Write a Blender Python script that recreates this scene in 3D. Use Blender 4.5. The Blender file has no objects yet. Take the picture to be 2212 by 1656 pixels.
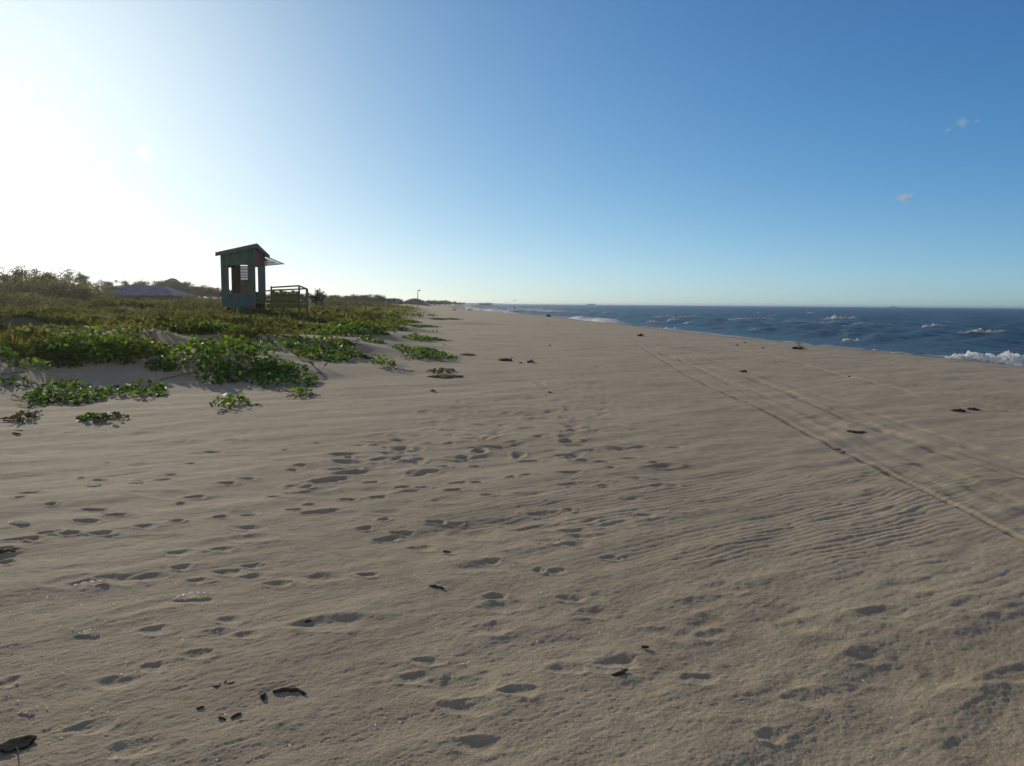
import bpy, bmesh, math, random
import numpy as np
from mathutils import Vector, Matrix

random.seed(7)
rng = np.random.default_rng(11)
S = bpy.context.scene
COL = S.collection
PI = math.pi

# ------------------------------------------------------------------ camera frame
CAMZ = 1.6
FPX = 1703.0                       # focal length in units of a 2212 px wide picture
PITCH, ROLL = math.radians(-5.75), math.radians(0.5)
fwd = np.array([0, math.cos(PITCH), math.sin(PITCH)])
r0 = np.array([1.0, 0, 0]); u0 = np.cross(r0, fwd)
cr, sr = math.cos(ROLL), math.sin(ROLL)
RIGHT = r0 * cr + u0 * sr
UP = np.cross(RIGHT, fwd)
SEA = -0.95

def ray(px, py):
    v = fwd * FPX + RIGHT * (px - 1106.0) + UP * (828.0 - py)
    return v / np.linalg.norm(v)

def at_z(px, py, z=0.0):
    d = ray(px, py)
    t = (z - CAMZ) / d[2]
    return np.array([d[0] * t, d[1] * t, z])

def at_dist(px, dist):
    """ground x,y in the direction of picture column px at forward distance dist"""
    d = ray(px, 655.0)
    return d[0] / d[1] * dist, dist

def z_at(px, py, dist):
    d = ray(px, py)
    return CAMZ + d[2] / d[1] * dist

# ------------------------------------------------------------------ noise
def _hash(ix, iy, seed):
    h = (ix.astype(np.int64) * 374761393 + iy.astype(np.int64) * 668265263 + seed * 982451653) & 0xFFFFFFFF
    h = ((h ^ (h >> 13)) * 1274126177) & 0xFFFFFFFF
    h = h ^ (h >> 16)
    return (h & 0xFFFF).astype(np.float32) / 65535.0

def noise(x, y, seed=0):
    x = np.asarray(x, dtype=np.float64); y = np.asarray(y, dtype=np.float64)
    ix = np.floor(x); iy = np.floor(y)
    fx = (x - ix).astype(np.float32); fy = (y - iy).astype(np.float32)
    fx = fx * fx * fx * (fx * (fx * 6 - 15) + 10); fy = fy * fy * fy * (fy * (fy * 6 - 15) + 10)
    ix = ix.astype(np.int64); iy = iy.astype(np.int64)
    a = _hash(ix, iy, seed); b = _hash(ix + 1, iy, seed)
    c = _hash(ix, iy + 1, seed); d = _hash(ix + 1, iy + 1, seed)
    return (a + (b - a) * fx + (c - a) * fy + (a - b - c + d) * fx * fy) * 2 - 1

def fbm(x, y, seed=0, oct=3, gain=0.5):
    s = 0; a = 1.0; n = 0
    for k in range(oct):
        s = s + a * noise(x * 2 ** k + 17.3 * k, y * 2 ** k - 9.1 * k, seed + k); n += a; a *= gain
    return s / n

def ss(x, a, b):
    t = np.clip((x - a) / (b - a), 0, 1)
    return t * t * (3 - 2 * t)

# ------------------------------------------------------------------ terrain
SH_Y = np.array([-4000, -300, -40, 0, 20, 33, 42, 60, 80, 116, 150, 192, 260, 370, 600, 1200, 2500, 9000.])
SH_X = np.array([300, 60, 27, 25, 23.2, 21.8, 20, 17.6, 15.6, 12, 7, 0, -11, -24, -36, -34, -14, -20.])
TOE_Y = np.array([-4000, 0, 9, 12, 15, 20, 50, 100, 200, 400, 1000, 9000.])
TOE_D = np.array([36, 36, 34.5, 31.5, 27.5, 24.8, 24.2, 23, 20, 16, 12, 10.])
BD = np.array([-9000, -400, -60, -8, 0, 3, 7, 11, 16, 24, 400.])
BZ = np.array([-9, -8, -3.2, -1.75, SEA, -0.58, -0.22, -0.08, 0.0, 0.04, 0.06])
MOUNDS = []      # x, y, rx, ry, h, angle
def mound(px, dist, rx, ry, h, ang=0.0):
    x, y = at_dist(px, dist); MOUNDS.append((x, y, rx, ry, h, ang))
mound(430, 33, 5.2, 1.5, .20, .10)
mound(735, 30, 2.6, 1.2, .22, .05)
mound(850, 42, 2.3, 1.5, .22)
mound(900, 27, 1.2, .9, .10)
mound(15, 23.5, 2.6, 2.0, .50)
mound(215, 19.5, 2.1, 1.5, .12)
mound(500, 18.2, 1.9, 1.3, .12)
mound(600, 16.4, 1.2, .8, .10)
mound(680, 22, 1.6, 1.1, .16)
mound(1000, 60, 3.0, 2.5, .18)
mound(190, 34, 3.2, 2.0, .25)
mound(100, 46, 5, 3, .35)
mound(320, 50, 5, 3, .30)
FLATS = []       # x, y, rx, ry, z: levelled ground under the hut and its deck
def flat(px, dist, rx, ry, z):
    x, y = at_dist(px, dist); FLATS.append((x, y, rx, ry, z))
flat(630, 44.5, 3.0, 6.5, .32)
flat(520, 50.8, 2.0, 1.9, 1.0)

def H(x, y):
    x = np.asarray(x, float); y = np.asarray(y, float)
    d = np.interp(y, SH_Y, SH_X) - x
    d = d + 0.5 * noise(y * .11, x * .03, 5) * ss(d, -3, 6) * (1 - ss(y, 200, 400))
    z = np.interp(d, BD, BZ)
    t = d - np.interp(y, TOE_Y, TOE_D) + 0.9 * noise(x * .35, y * .35, 3)
    z = z + .60 * ss(t, -0.5, 8) + .45 * ss(t, 14, 28) + .95 * ss(t, 24, 52)
    z = z + (0.30 * fbm(x * .22, y * .22, 21, 3) + .07 * noise(x * .9, y * .9, 25)) * ss(t, 0, 6)
    z = z + 0.03 * fbm(x * .25, y * .25, 31, 2) * ss(d, 2, 9) * (1 - ss(t, 0, 6))
    r2 = x * x + y * y
    z = z * (1 - np.exp(-r2 / 9.0)) 
    for (mx, my, rx, ry, h, a) in MOUNDS:
        ca, sa = math.cos(a), math.sin(a)
        ux = ((x - mx) * ca + (y - my) * sa) / rx; uy = (-(x - mx) * sa + (y - my) * ca) / ry
        q = ux * ux + uy * uy
        z = z + h * np.exp(-q * q * .8 - q * .3)
    for (mx, my, rx, ry, h) in FLATS:
        w = np.exp(-(((x - mx) / rx) ** 2 + ((y - my) / ry) ** 2) ** 2)
        z = z + (h + .25 * (z - h) - z) * w
    return z

_T = 1.6 * 1.004 ** np.arange(1700)
def ground_at(px, py):
    """where the sight line through a picture point meets the terrain"""
    d = ray(px, py)
    X, Y, Z = d[0] * _T, d[1] * _T, CAMZ + d[2] * _T
    hit = np.nonzero(Z < H(X, Y))[0]
    if len(hit) == 0:
        return np.array([X[-1], Y[-1], float(H(X[-1], Y[-1]))])
    i = hit[0]
    t0, t1 = _T[max(i - 1, 0)], _T[i]
    for _ in range(12):
        tm = .5 * (t0 + t1)
        if CAMZ + d[2] * tm < float(H(d[0] * tm, d[1] * tm)): t1 = tm
        else: t0 = tm
    return np.array([d[0] * t1, d[1] * t1, float(H(d[0] * t1, d[1] * t1))])

# ------------------------------------------------------------------ mesh helpers
def mesh_np(name, verts, faces, mat=None, parent=None, smooth=False, attrs=None, mats=None):
    verts = np.asarray(verts, np.float32); faces = np.asarray(faces, np.int32)
    me = bpy.data.meshes.new(name)
    k = faces.shape[1]
    me.vertices.add(len(verts)); me.vertices.foreach_set('co', verts.ravel())
    me.loops.add(faces.size); me.loops.foreach_set('vertex_index', faces.ravel())
    me.polygons.add(len(faces))
    me.polygons.foreach_set('loop_start', np.arange(0, faces.size, k, dtype=np.int32))
    if smooth: me.polygons.foreach_set('use_smooth', np.ones(len(faces), bool))
    me.update(calc_edges=True)
    for an, av in (attrs or {}).items():
        a = me.attributes.new(an, 'FLOAT', 'POINT'); a.data.foreach_set('value', np.asarray(av, np.float32).ravel())
    o = bpy.data.objects.new(name, me); COL.objects.link(o)
    if mat: me.materials.append(mat)
    if parent: o.parent = parent
    return o

def tag(o, label=None, cat=None, group=None, kind=None):
    if label: o['label'] = label
    if cat: o['category'] = cat
    if group: o['group'] = group
    if kind: o['kind'] = kind
    return o

def empty(name, loc, rz=0.0):
    o = bpy.data.objects.new(name, None); COL.objects.link(o)
    o.location = loc; o.rotation_euler = (0, 0, rz); o.empty_display_size = .2
    return o

class MB:
    """collects boxes, bars, tubes; build() links them as one mesh"""
    def __init__(s): s.bm = bmesh.new()
    def box(s, lo, hi):
        x0, y0, z0 = lo; x1, y1, z1 = hi
        v = [s.bm.verts.new(p) for p in ((x0,y0,z0),(x1,y0,z0),(x1,y1,z0),(x0,y1,z0),(x0,y0,z1),(x1,y0,z1),(x1,y1,z1),(x0,y1,z1))]
        for f in ((3,2,1,0),(4,5,6,7),(0,1,5,4),(1,2,6,5),(2,3,7,6),(3,0,4,7)): s.bm.faces.new([v[i] for i in f])
    def bar(s, a, b, w, h=None, up=(0,0,1)):
        a = Vector(a); b = Vector(b); h = h or w
        d = (b - a).normalized(); upv = Vector(up)
        if abs(d.dot(upv)) > .98: upv = Vector((1,0,0))
        sx = d.cross(upv).normalized() * w / 2; sz = sx.cross(d).normalized() * h / 2
        v = [s.bm.verts.new(p + q) for p in (a, b) for q in (-sx-sz, sx-sz, sx+sz, -sx+sz)]
        for f in ((0,1,2,3),(7,6,5,4),(0,4,5,1),(1,5,6,2),(2,6,7,3),(3,7,4,0)): s.bm.faces.new([v[i] for i in f])
    def tube(s, pts, radii, n=8, cap=True):
        rings = []
        P = [Vector(p) for p in pts]
        for i, p in enumerate(P):
            d = (P[min(i+1, len(P)-1)] - P[max(i-1, 0)]).normalized()
            up = Vector((0,0,1)) if abs(d.z) < .9 else Vector((1,0,0))
            a = d.cross(up).normalized(); b = d.cross(a)
            rings.append([s.bm.verts.new(p + (a*math.cos(2*PI*k/n) + b*math.sin(2*PI*k/n))*radii[i]) for k in range(n)])
        for i in range(len(rings)-1):
            for k in range(n):
                s.bm.faces.new((rings[i][k], rings[i][(k+1)%n], rings[i+1][(k+1)%n], rings[i+1][k]))
        if cap:
            s.bm.faces.new(rings[0][::-1]); s.bm.faces.new(rings[-1])
    def poly(s, pts, thick):
        """flat polygon pts extruded by vector thick"""
        t = Vector(thick); P = [Vector(p) for p in pts]
        a = [s.bm.verts.new(p) for p in P]; b = [s.bm.verts.new(p + t) for p in P]
        n = len(P); s.bm.faces.new(a[::-1]); s.bm.faces.new(b)
        for i in range(n): s.bm.faces.new((a[i], a[(i+1)%n], b[(i+1)%n], b[i]))
    def build(s, name, mat, parent=None, bevel=0.0, smooth=False):
        bmesh.ops.recalc_face_normals(s.bm, faces=s.bm.faces)
        me = bpy.data.meshes.new(name); s.bm.to_mesh(me); s.bm.free()
        if smooth:
            for p in me.polygons: p.use_smooth = True
        o = bpy.data.objects.new(name, me); COL.objects.link(o)
        me.materials.append(mat)
        if parent: o.parent = parent
        if bevel:
            m = o.modifiers.new('bevel', 'BEVEL'); m.width = bevel; m.segments = 2; m.limit_method = 'ANGLE'
        return o

# ------------------------------------------------------------------ materials
def new_mat(name):
    m = bpy.data.materials.new(name); m.use_nodes = True
    nt = m.node_tree; b = nt.nodes['Principled BSDF']
    return m, nt, b

def N(nt, t, **kw):
    n = nt.nodes.new(t)
    for k, v in kw.items():
        if k.startswith('i_'): n.inputs[k[2:].replace('_', ' ')].default_value = v
        else: setattr(n, k, v)
    return n

def ramp(nt, stops, interp='LINEAR'):
    r = nt.nodes.new('ShaderNodeValToRGB'); cr_ = r.color_ramp; cr_.interpolation = interp
    while len(cr_.elements) < len(stops): cr_.elements.new(.5)
    for e, (p, c) in zip(cr_.elements, stops):
        e.position = p; e.color = (c[0], c[1], c[2], 1) if len(c) == 3 else c
    return r

def painted(name, col, rough=.7, wear=.35, scale=6.0, bump=.15, dark=.55):
    """weathered paint or timber: colour varied in patches and grain along z"""
    m, nt, b = new_mat(name); L = nt.links
    tc = N(nt, 'ShaderNodeTexCoord')
    n1 = N(nt, 'ShaderNodeTexNoise', i_Scale=scale, i_Detail=6.0, i_Roughness=.65)
    mp = N(nt, 'ShaderNodeMapping'); mp.inputs['Scale'].default_value = (1, 1, .25)
    L.new(tc.outputs['Object'], mp.inputs['Vector']); L.new(mp.outputs[0], n1.inputs['Vector'])
    d = tuple(c * dark for c in col); l = tuple(min(1, c * (1 + wear) + .02 * wear) for c in col)
    rp = ramp(nt, [(.3, d), (.5, col), (.72, l)])
    L.new(n1.outputs['Fac'], rp.inputs['Fac']); L.new(rp.outputs[0], b.inputs['Base Color'])
    n2 = N(nt, 'ShaderNodeTexNoise', i_Scale=scale * 9, i_Detail=4.0)
    L.new(mp.outputs[0], n2.inputs['Vector'])
    bp = N(nt, 'ShaderNodeBump', i_Strength=bump, i_Distance=.01)
    L.new(n2.outputs['Fac'], bp.inputs['Height']); L.new(bp.outputs[0], b.inputs['Normal'])
    b.inputs['Roughness'].default_value = rough
    return m

def leaf_mat(name, stops, rough=.45, trans=.35, spec=.4):
    """leaf colour picked per leaf from its 'tint' attribute"""
    m, nt, b = new_mat(name); L = nt.links
    at = N(nt, 'ShaderNodeAttribute', attribute_name='tint')
    rp = ramp(nt, stops); L.new(at.outputs['Fac'], rp.inputs['Fac'])
    L.new(rp.outputs[0], b.inputs['Base Color'])
    b.inputs['Roughness'].default_value = rough; b.inputs['Specular IOR Level'].default_value = spec
    tr = N(nt, 'ShaderNodeBsdfTranslucent')
    hs = N(nt, 'ShaderNodeHueSaturation', i_Hue=.485, i_Saturation=1.15, i_Value=1.5)
    L.new(rp.outputs[0], hs.inputs['Color']); L.new(hs.outputs[0], tr.inputs['Color'])
    mx = N(nt, 'ShaderNodeMixShader', i_Fac=trans)
    L.new(b.outputs[0], mx.inputs[1]); L.new(tr.outputs[0], mx.inputs[2])
    L.new(mx.outputs[0], nt.nodes['Material Output'].inputs['Surface'])
    return m

def sand_mat():
    m, nt, b = new_mat('sand'); L = nt.links
    geo = N(nt, 'ShaderNodeNewGeometry')
    pos = geo.outputs['Position']
    wet = N(nt, 'ShaderNodeAttribute', attribute_name='wet')
    org = N(nt, 'ShaderNodeAttribute', attribute_name='litter')
    n1 = N(nt, 'ShaderNodeTexNoise', i_Scale=.5, i_Detail=5.0, i_Roughness=.6)
    n2 = N(nt, 'ShaderNodeTexNoise', i_Scale=9.0, i_Detail=5.0, i_Roughness=.7)
    n3 = N(nt, 'ShaderNodeTexNoise', i_Scale=260.0, i_Detail=2.0, i_Roughness=.7)
    v = N(nt, 'ShaderNodeTexVoronoi', i_Scale=120.0)
    for n in (n1, n2, n3, v): L.new(pos, n.inputs['Vector'])
    base = ramp(nt, [(.32, SAND_A), (.52, SAND_B), (.72, SAND_C)])
    L.new(n1.outputs['Fac'], base.inputs['Fac'])
    r2 = ramp(nt, [(.3, (.86, .84, .82)), (.6, (1.05, 1.05, 1.04))]); L.new(n2.outputs['Fac'], r2.inputs['Fac'])
    m1 = N(nt, 'ShaderNodeMix', data_type='RGBA', blend_type='MULTIPLY'); m1.inputs['Factor'].default_value = 1
    L.new(base.outputs[0], m1.inputs['A']); L.new(r2.outputs[0], m1.inputs['B'])
    r3 = ramp(nt, [(.28, (.45, .42, .38)), (.45, (.95, .95, .95)), (.62, (1.05, 1.05, 1.03)), (.76, (1.6, 1.6, 1.55))]); L.new(n3.outputs['Fac'], r3.inputs['Fac'])
    m2 = N(nt, 'ShaderNodeMix', data_type='RGBA', blend_type='MULTIPLY'); m2.inputs['Factor'].default_value = 1
    L.new(m1.outputs['Result'], m2.inputs['A']); L.new(r3.outputs[0], m2.inputs['B'])
    # plant litter under the dune vegetation
    m3 = N(nt, 'ShaderNodeMix', data_type='RGBA'); L.new(org.outputs['Fac'], m3.inputs['Factor'])
    L.new(m2.outputs['Result'], m3.inputs['A']); m3.inputs['B'].default_value = (.085, .085, .04, 1)
    # wet sand by the water, and the darker tyre lines
    m4 = N(nt, 'ShaderNodeMix', data_type='RGBA'); L.new(wet.outputs['Fac'], m4.inputs['Factor'])
    L.new(m3.outputs['Result'], m4.inputs['A']); m4.inputs['B'].default_value = (.125, .098, .07, 1)
    L.new(m4.outputs['Result'], b.inputs['Base Color'])
    rr = N(nt, 'ShaderNodeMapRange'); rr.inputs['From Min'].default_value = .68; rr.inputs['To Min'].default_value = .95; rr.inputs['To Max'].default_value = .32
    L.new(wet.outputs['Fac'], rr.inputs['Value']); L.new(rr.outputs[0], b.inputs['Roughness'])
    b.inputs['Specular IOR Level'].default_value = .32
    n4 = N(nt, 'ShaderNodeTexNoise', i_Scale=70.0, i_Detail=5.0, i_Roughness=.75); L.new(pos, n4.inputs['Vector'])
    b1 = N(nt, 'ShaderNodeBump', i_Strength=.55, i_Distance=.012); L.new(n4.outputs['Fac'], b1.inputs['Height'])
    b2 = N(nt, 'ShaderNodeBump', i_Strength=.5, i_Distance=.004); L.new(n3.outputs['Fac'], b2.inputs['Height'])
    L.new(b1.outputs[0], b2.inputs['Normal']); L.new(b2.outputs[0], b.inputs['Normal'])
    return m

def sea_mat():
    m, nt, b = new_mat('sea_water'); L = nt.links
    geo = N(nt, 'ShaderNodeNewGeometry'); pos = geo.outputs['Position']
    sh = N(nt, 'ShaderNodeAttribute', attribute_name='shallow')
    n0 = N(nt, 'ShaderNodeTexNoise', i_Scale=.05, i_Detail=4.0); L.new(pos, n0.inputs['Vector'])
    rp = ramp(nt, [(.35, (.038, .050, .050)), (.65, (.060, .072, .070))]); L.new(n0.outputs['Fac'], rp.inputs['Fac'])
    mx = N(nt, 'ShaderNodeMix', data_type='RGBA'); L.new(sh.outputs['Fac'], mx.inputs['Factor'])
    L.new(rp.outputs[0], mx.inputs['A']); mx.inputs['B'].default_value = (.075, .075, .065, 1)
    L.new(mx.outputs['Result'], b.inputs['Base Color'])
    b.inputs['Roughness'].default_value = .30; b.inputs['IOR'].default_value = 1.33
    b.inputs['Specular IOR Level'].default_value = SEA_SPEC
    mp = N(nt, 'ShaderNodeMapping'); mp.inputs['Scale'].default_value = (1, .45, 1); mp.inputs['Rotation'].default_value = (0, 0, .35)
    L.new(pos, mp.inputs['Vector'])
    n1 = N(nt, 'ShaderNodeTexNoise', i_Scale=1.1, i_Detail=6.0, i_Roughness=.62); L.new(mp.outputs[0], n1.inputs['Vector'])
    n2 = N(nt, 'ShaderNodeTexNoise', i_Scale=5.0, i_Detail=4.0, i_Roughness=.6); L.new(mp.outputs[0], n2.inputs['Vector'])
    b1 = N(nt, 'ShaderNodeBump', i_Strength=1.0, i_Distance=.5); L.new(n1.outputs['Fac'], b1.inputs['Height'])
    b2 = N(nt, 'ShaderNodeBump', i_Strength=.7, i_Distance=.08); L.new(n2.outputs['Fac'], b2.inputs['Height'])
    L.new(b1.outputs[0], b2.inputs['Normal']); L.new(b2.outputs[0], b.inputs['Normal'])
    return m

SAND_A, SAND_B, SAND_C = (.455, .362, .24), (.515, .413, .278), (.565, .458, .31)
SEA_SPEC = .16
HAZE_D = .00018
M = {}
M['sand'] = sand_mat(); M['sea'] = sea_mat()
M['vine'] = leaf_mat('vine_leaf', [(0, (.055, .10, .03)), (.45, (.095, .17, .038)), (.75, (.15, .24, .045)), (.92, (.24, .27, .05)), (1, (.20, .15, .07))], rough=.5, trans=.55, spec=.12)
M['brownvine'] = leaf_mat('dry_leaf', [(0, (.09, .085, .04)), (.5, (.14, .13, .055)), (1, (.13, .17, .045))], rough=.6, trans=.2)
M['grass'] = leaf_mat('dune_grass_blade', [(0, (.11, .13, .042)), (.5, (.185, .205, .06)), (.85, (.24, .24, .075)), (1, (.28, .23, .12))], rough=.75, trans=.6, spec=.2)
M['cover'] = leaf_mat('creeper_leaf', [(0, (.07, .095, .034)), (.5, (.12, .15, .048)), (.85, (.17, .19, .06)), (1, (.20, .17, .08))], rough=.65, trans=.6, spec=.04)
M['tree'] = leaf_mat('tree_leaf', [(0, (.03, .04, .026)), (.6, (.05, .062, .034)), (1, (.08, .09, .045))], rough=.6, trans=.2, spec=.2)
M['shrub'] = leaf_mat('shrub_leaf', [(0, (.085, .095, .045)), (.6, (.14, .15, .062)), (1, (.19, .19, .08))], rough=.65, trans=.5, spec=.15)
M['bark'] = painted('bark', (.09, .075, .06), rough=.9, scale=9)
M['stem'] = painted('vine_stem', (.13, .10, .05), rough=.8, scale=20)
M['teal'] = painted('teal_paint', (.035, .13, .11), scale=3)
M['grey'] = painted('grey_board', (.07, .11, .10), scale=4)
M['blue'] = painted('blue_paint', (.022, .12, .145), scale=3)
M['red'] = painted('red_paint', (.15, .05, .032), scale=5)
M['brown'] = painted('brown_board', (.05, .03, .022), scale=5)
M['tan'] = painted('tan_board', (.30, .25, .15), scale=5)
M['olive'] = painted('olive_timber', (.11, .15, .055), scale=6)
M['roof'] = painted('roof_board', (.10, .125, .11), scale=4)
M['white'] = painted('white_paint', (.72, .74, .76), scale=5, dark=.8)
M['sheet'] = leaf_mat('thin_white_sheet', [(0, (.75, .76, .82)), (1, (.8, .8, .85))], rough=.6, trans=.35, spec=.2)
M['screen'] = leaf_mat('screen_cloth', [(0, (.20, .20, .11)), (1, (.22, .22, .12))], rough=.8, trans=.5, spec=.1)
M['pavroof'] = painted('pavilion_roof', (.13, .14, .21), scale=1.2)
M['pavwall'] = painted('pavilion_wall', (.05, .05, .06), scale=2)
M['weed'] = painted('seaweed', (.07, .048, .028), rough=.75, scale=25, bump=.5)
M['dryweed'] = painted('dry_weed', (.17, .135, .07), rough=.9, scale=25, bump=.5)
M['wood'] = painted('driftwood', (.055, .042, .03), rough=.85, scale=30, bump=.5)
M['shell'] = leaf_mat('shell', [(0, (.85, .80, .70)), (1, (.85, .80, .70))], rough=.6, trans=.35, spec=.2)
M['foam'] = leaf_mat('sea_foam', [(0, (.95, .95, .94)), (1, (.95, .95, .94))], rough=.9, trans=.6, spec=.1)
M['hill'] = painted('scrub_hill', (.05, .06, .03), rough=.95, scale=.25, bump=.8)
M['steel'] = painted('dark_steel', (.06, .06, .065), rough=.5, scale=9)
M['hull'] = painted('ship_hull', (.03, .04, .05), rough=.6, scale=.2)
M['skin'] = painted('skin', (.30, .18, .12), rough=.6, scale=10, dark=.9)
M['dark'] = painted('dark_cloth', (.03, .03, .035), rough=.9, scale=10)
M['deadleaf'] = painted('dead_leaf', (.022, .019, .016), rough=1.0, scale=40, wear=.8)
M['deadleaf'].node_tree.nodes['Principled BSDF'].inputs['Specular IOR Level'].default_value = .08
M['bird'] = painted('bird_feather', (.05, .05, .055), rough=.8, scale=20)

# ------------------------------------------------------------------ the ground: one polar sheet, finer near the camera
FOOT = []   # x, y, half-length, half-width, depth, angle, sharpness
def foot_from(crop, x0, y0, k, depth, sharp, aspect):
    for (cx, cy, w) in crop:
        px, py = x0 + cx * k, y0 + cy * k
        g = ground_at(px, py)
        dist = math.hypot(g[0], g[1])
        L = w * k / FPX * math.hypot(dist, 1.6) * .5
        L = min(L, .42); W = min(max(L * aspect, .035), .12)
        FOOT.append((g[0], g[1], L, W, depth, math.radians(random.uniform(-5, 28)), sharp))
C1 = [(190,438,100),(125,475,45),(110,745,140),(215,742,110),(320,697,100),(440,705,110),(560,622,120),(755,583,110),(600,545,160),(1265,460,105),(1170,502,55),(1475,373,95),(1605,345,90),(1940,260,75),(1895,288,75),(650,350,75),(1145,630,65),(1425,600,75),(1615,585,90),(655,705,110),(2005,515,80),(1910,552,100),(2090,570,200),(1975,392,80),(1780,460,90),(1380,170,110),(1500,98,110),(1195,96,60),(1230,245,75),(270,52,50),(435,45,80),(630,25,70),(525,337,30),(700,243,25),(2060,113,60),(1850,162,35),(40,880,70),(30,810,100),(330,517,50),(1050,350,90),(1100,318,70)]
C2 = [(610,22,50),(470,68,130),(300,130,65),(265,148,75),(55,212,50),(105,132,110),(565,118,65),(705,120,55),(895,150,150),(1110,110,85),(1260,72,95),(1470,42,90),(1535,128,100),(800,222,80),(455,232,75),(590,290,85),(660,263,80),(1220,225,130),(1205,327,75),(1110,340,65),(870,257,60),(1430,190,120),(1690,235,110),(1860,212,140),(1480,310,180),(1760,275,80),(2075,265,210),(2160,140,90),(770,370,100),(870,368,80),(195,365,100),(405,400,90),(535,403,75),(440,428,130),(50,484,85),(225,470,100),(725,427,110),(945,457,90),(275,618,65),(620,632,100),(740,636,80),(155,672,80),(295,730,140),(390,697,120),(1480,548,60),(1910,345,140),(1700,398,90),(2030,243,60),(280,88,75),(820,62,70),(700,62,70),(1660,35,90),(1600,160,90)]
S1 = [(460,1020,250),(1430,810,120),(1150,833,140),(960,985,170),(1175,922,90),(1280,1000,110),(1480,945,160),(1635,905,120),(1610,670,150),(1630,735,220),(1660,975,140),(1800,1025,130),(2080,980,200),(930,665,110),(780,1000,220),(550,1030,150)]
S2 = [(700,490,240),(1230,455,200),(310,568,180),(1490,385,180),(1880,485,160),(870,700,300),(1800,645,200),(1285,935,65),(1400,940,100),(900,915,300),(165,970,120),(1750,850,110),(1520,690,160),(1550,620,170),(1560,720,160),(1540,770,170),(1340,575,200),(1950,590,180),(2100,400,150),(1330,750,160),(980,880,90),(1000,1110,120),(520,790,160)]
S4 = [(1270,435,150),(750,610,200),(570,910,180),(880,1050,240),(1490,205,130),(1400,290,160),(1590,310,150),(1000,270,160),(990,510,120),(40,610,130)]
S5 = [(1000,260,250),(490,590,200),(780,650,400),(890,1020,250),(1480,60,150),(1480,520,200),(1160,680,180),(1050,110,250),(560,480,160),(820,780,240),(1640,150,200),(1800,470,200)]
S6 = [(1390,320,300),(830,370,300),(1540,110,300),(600,1060,150),(230,420,180),(300,130,240),(1200,560,200),(850,820,220),(1900,250,240),(150,700,200)]
foot_from(C1, 0, 920, .3327, .0150, 1.3, .32)
foot_from(C2, 736, 920, .3327, .0150, 1.3, .32)
foot_from(S1, 0, 920, .3327, .0090, 1.3, .55)
foot_from(S2, 736, 920, .3327, .0090, 1.3, .55)
foot_from(S4, 0, 1272, .3327, .0090, 1.0, .6)
foot_from(S5, 736, 1272, .3327, .0090, 1.1, .6)
foot_from(S6, 1456, 1226, .3417, .0090, 1.1, .6)
# the trodden strip leading away along the beach, prints in strides
for (ax, ay, bx, by, n) in ((1000,1010,1240,780,40),(1180,1000,1270,790,30),(650,1080,1150,820,30),(1250,1010,1300,830,22),(760,1050,1000,860,22)):
    for i in range(n):
        t = (i + random.random()) / n
        g = at_z(ax + (bx - ax) * t + random.gauss(0, 45 * (1 - t) + 14), ay + (by - ay) * t, 0)
        FOOT.append((g[0], g[1], random.uniform(.10, .16), random.uniform(.05, .075), random.uniform(.008, .018), random.uniform(-.4, 1.5), 1.5))
for i in range(300):         # old, half blown-in prints everywhere
    r = random.uniform(3.0, 24); a = random.uniform(-.62, .62)
    x, y = r * math.sin(a), r * math.cos(a)
    if np.interp(y, SH_Y, SH_X) - x - np.interp(y, TOE_Y, TOE_D) > 0: continue
    FOOT.append((x, y, random.uniform(.08, .24), random.uniform(.045, .10), random.uniform(.002, .008), random.uniform(-.3, .8), random.choice((1.1, 1.5, 2.2))))

TRACKS = [   # picture polylines of the tyre lines: points, half-width, depth
    ([(1372,742),(1420,772),(1480,810),(1560,847),(1700,913),(1790,962),(1870,1000),(2000,1064),(2110,1115),(2212,1165),(2330,1222)], .034, .016),
    ([(1388,740),(1450,772),(1530,806),(1640,850),(1780,908),(1880,952),(2010,1008),(2120,1060),(2230,1106)], .10, .014),
    ([(1430,765),(1540,796),(1620,816),(1700,846),(1815,896),(1900,926),(2000,960),(2100,994),(2212,1031),(2330,1070)], .10, .026),
    ([(1480,752),(1600,775),(1740,796),(1900,826),(2060,848),(2212,872),(2330,890)], .12, .022),
    ([(1540,742),(1660,768),(1800,806),(1960,846),(2080,866),(2212,893)], .10, .026),
    ([(1400,742),(1500,790),(1640,862),(1760,925),(1880,985),(2040,1060),(2212,1140)], .08, .010),
    ([(1450,746),(1560,786),(1700,830),(1850,880),(2020,940),(2212,1006)], .07, .012)]

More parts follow.
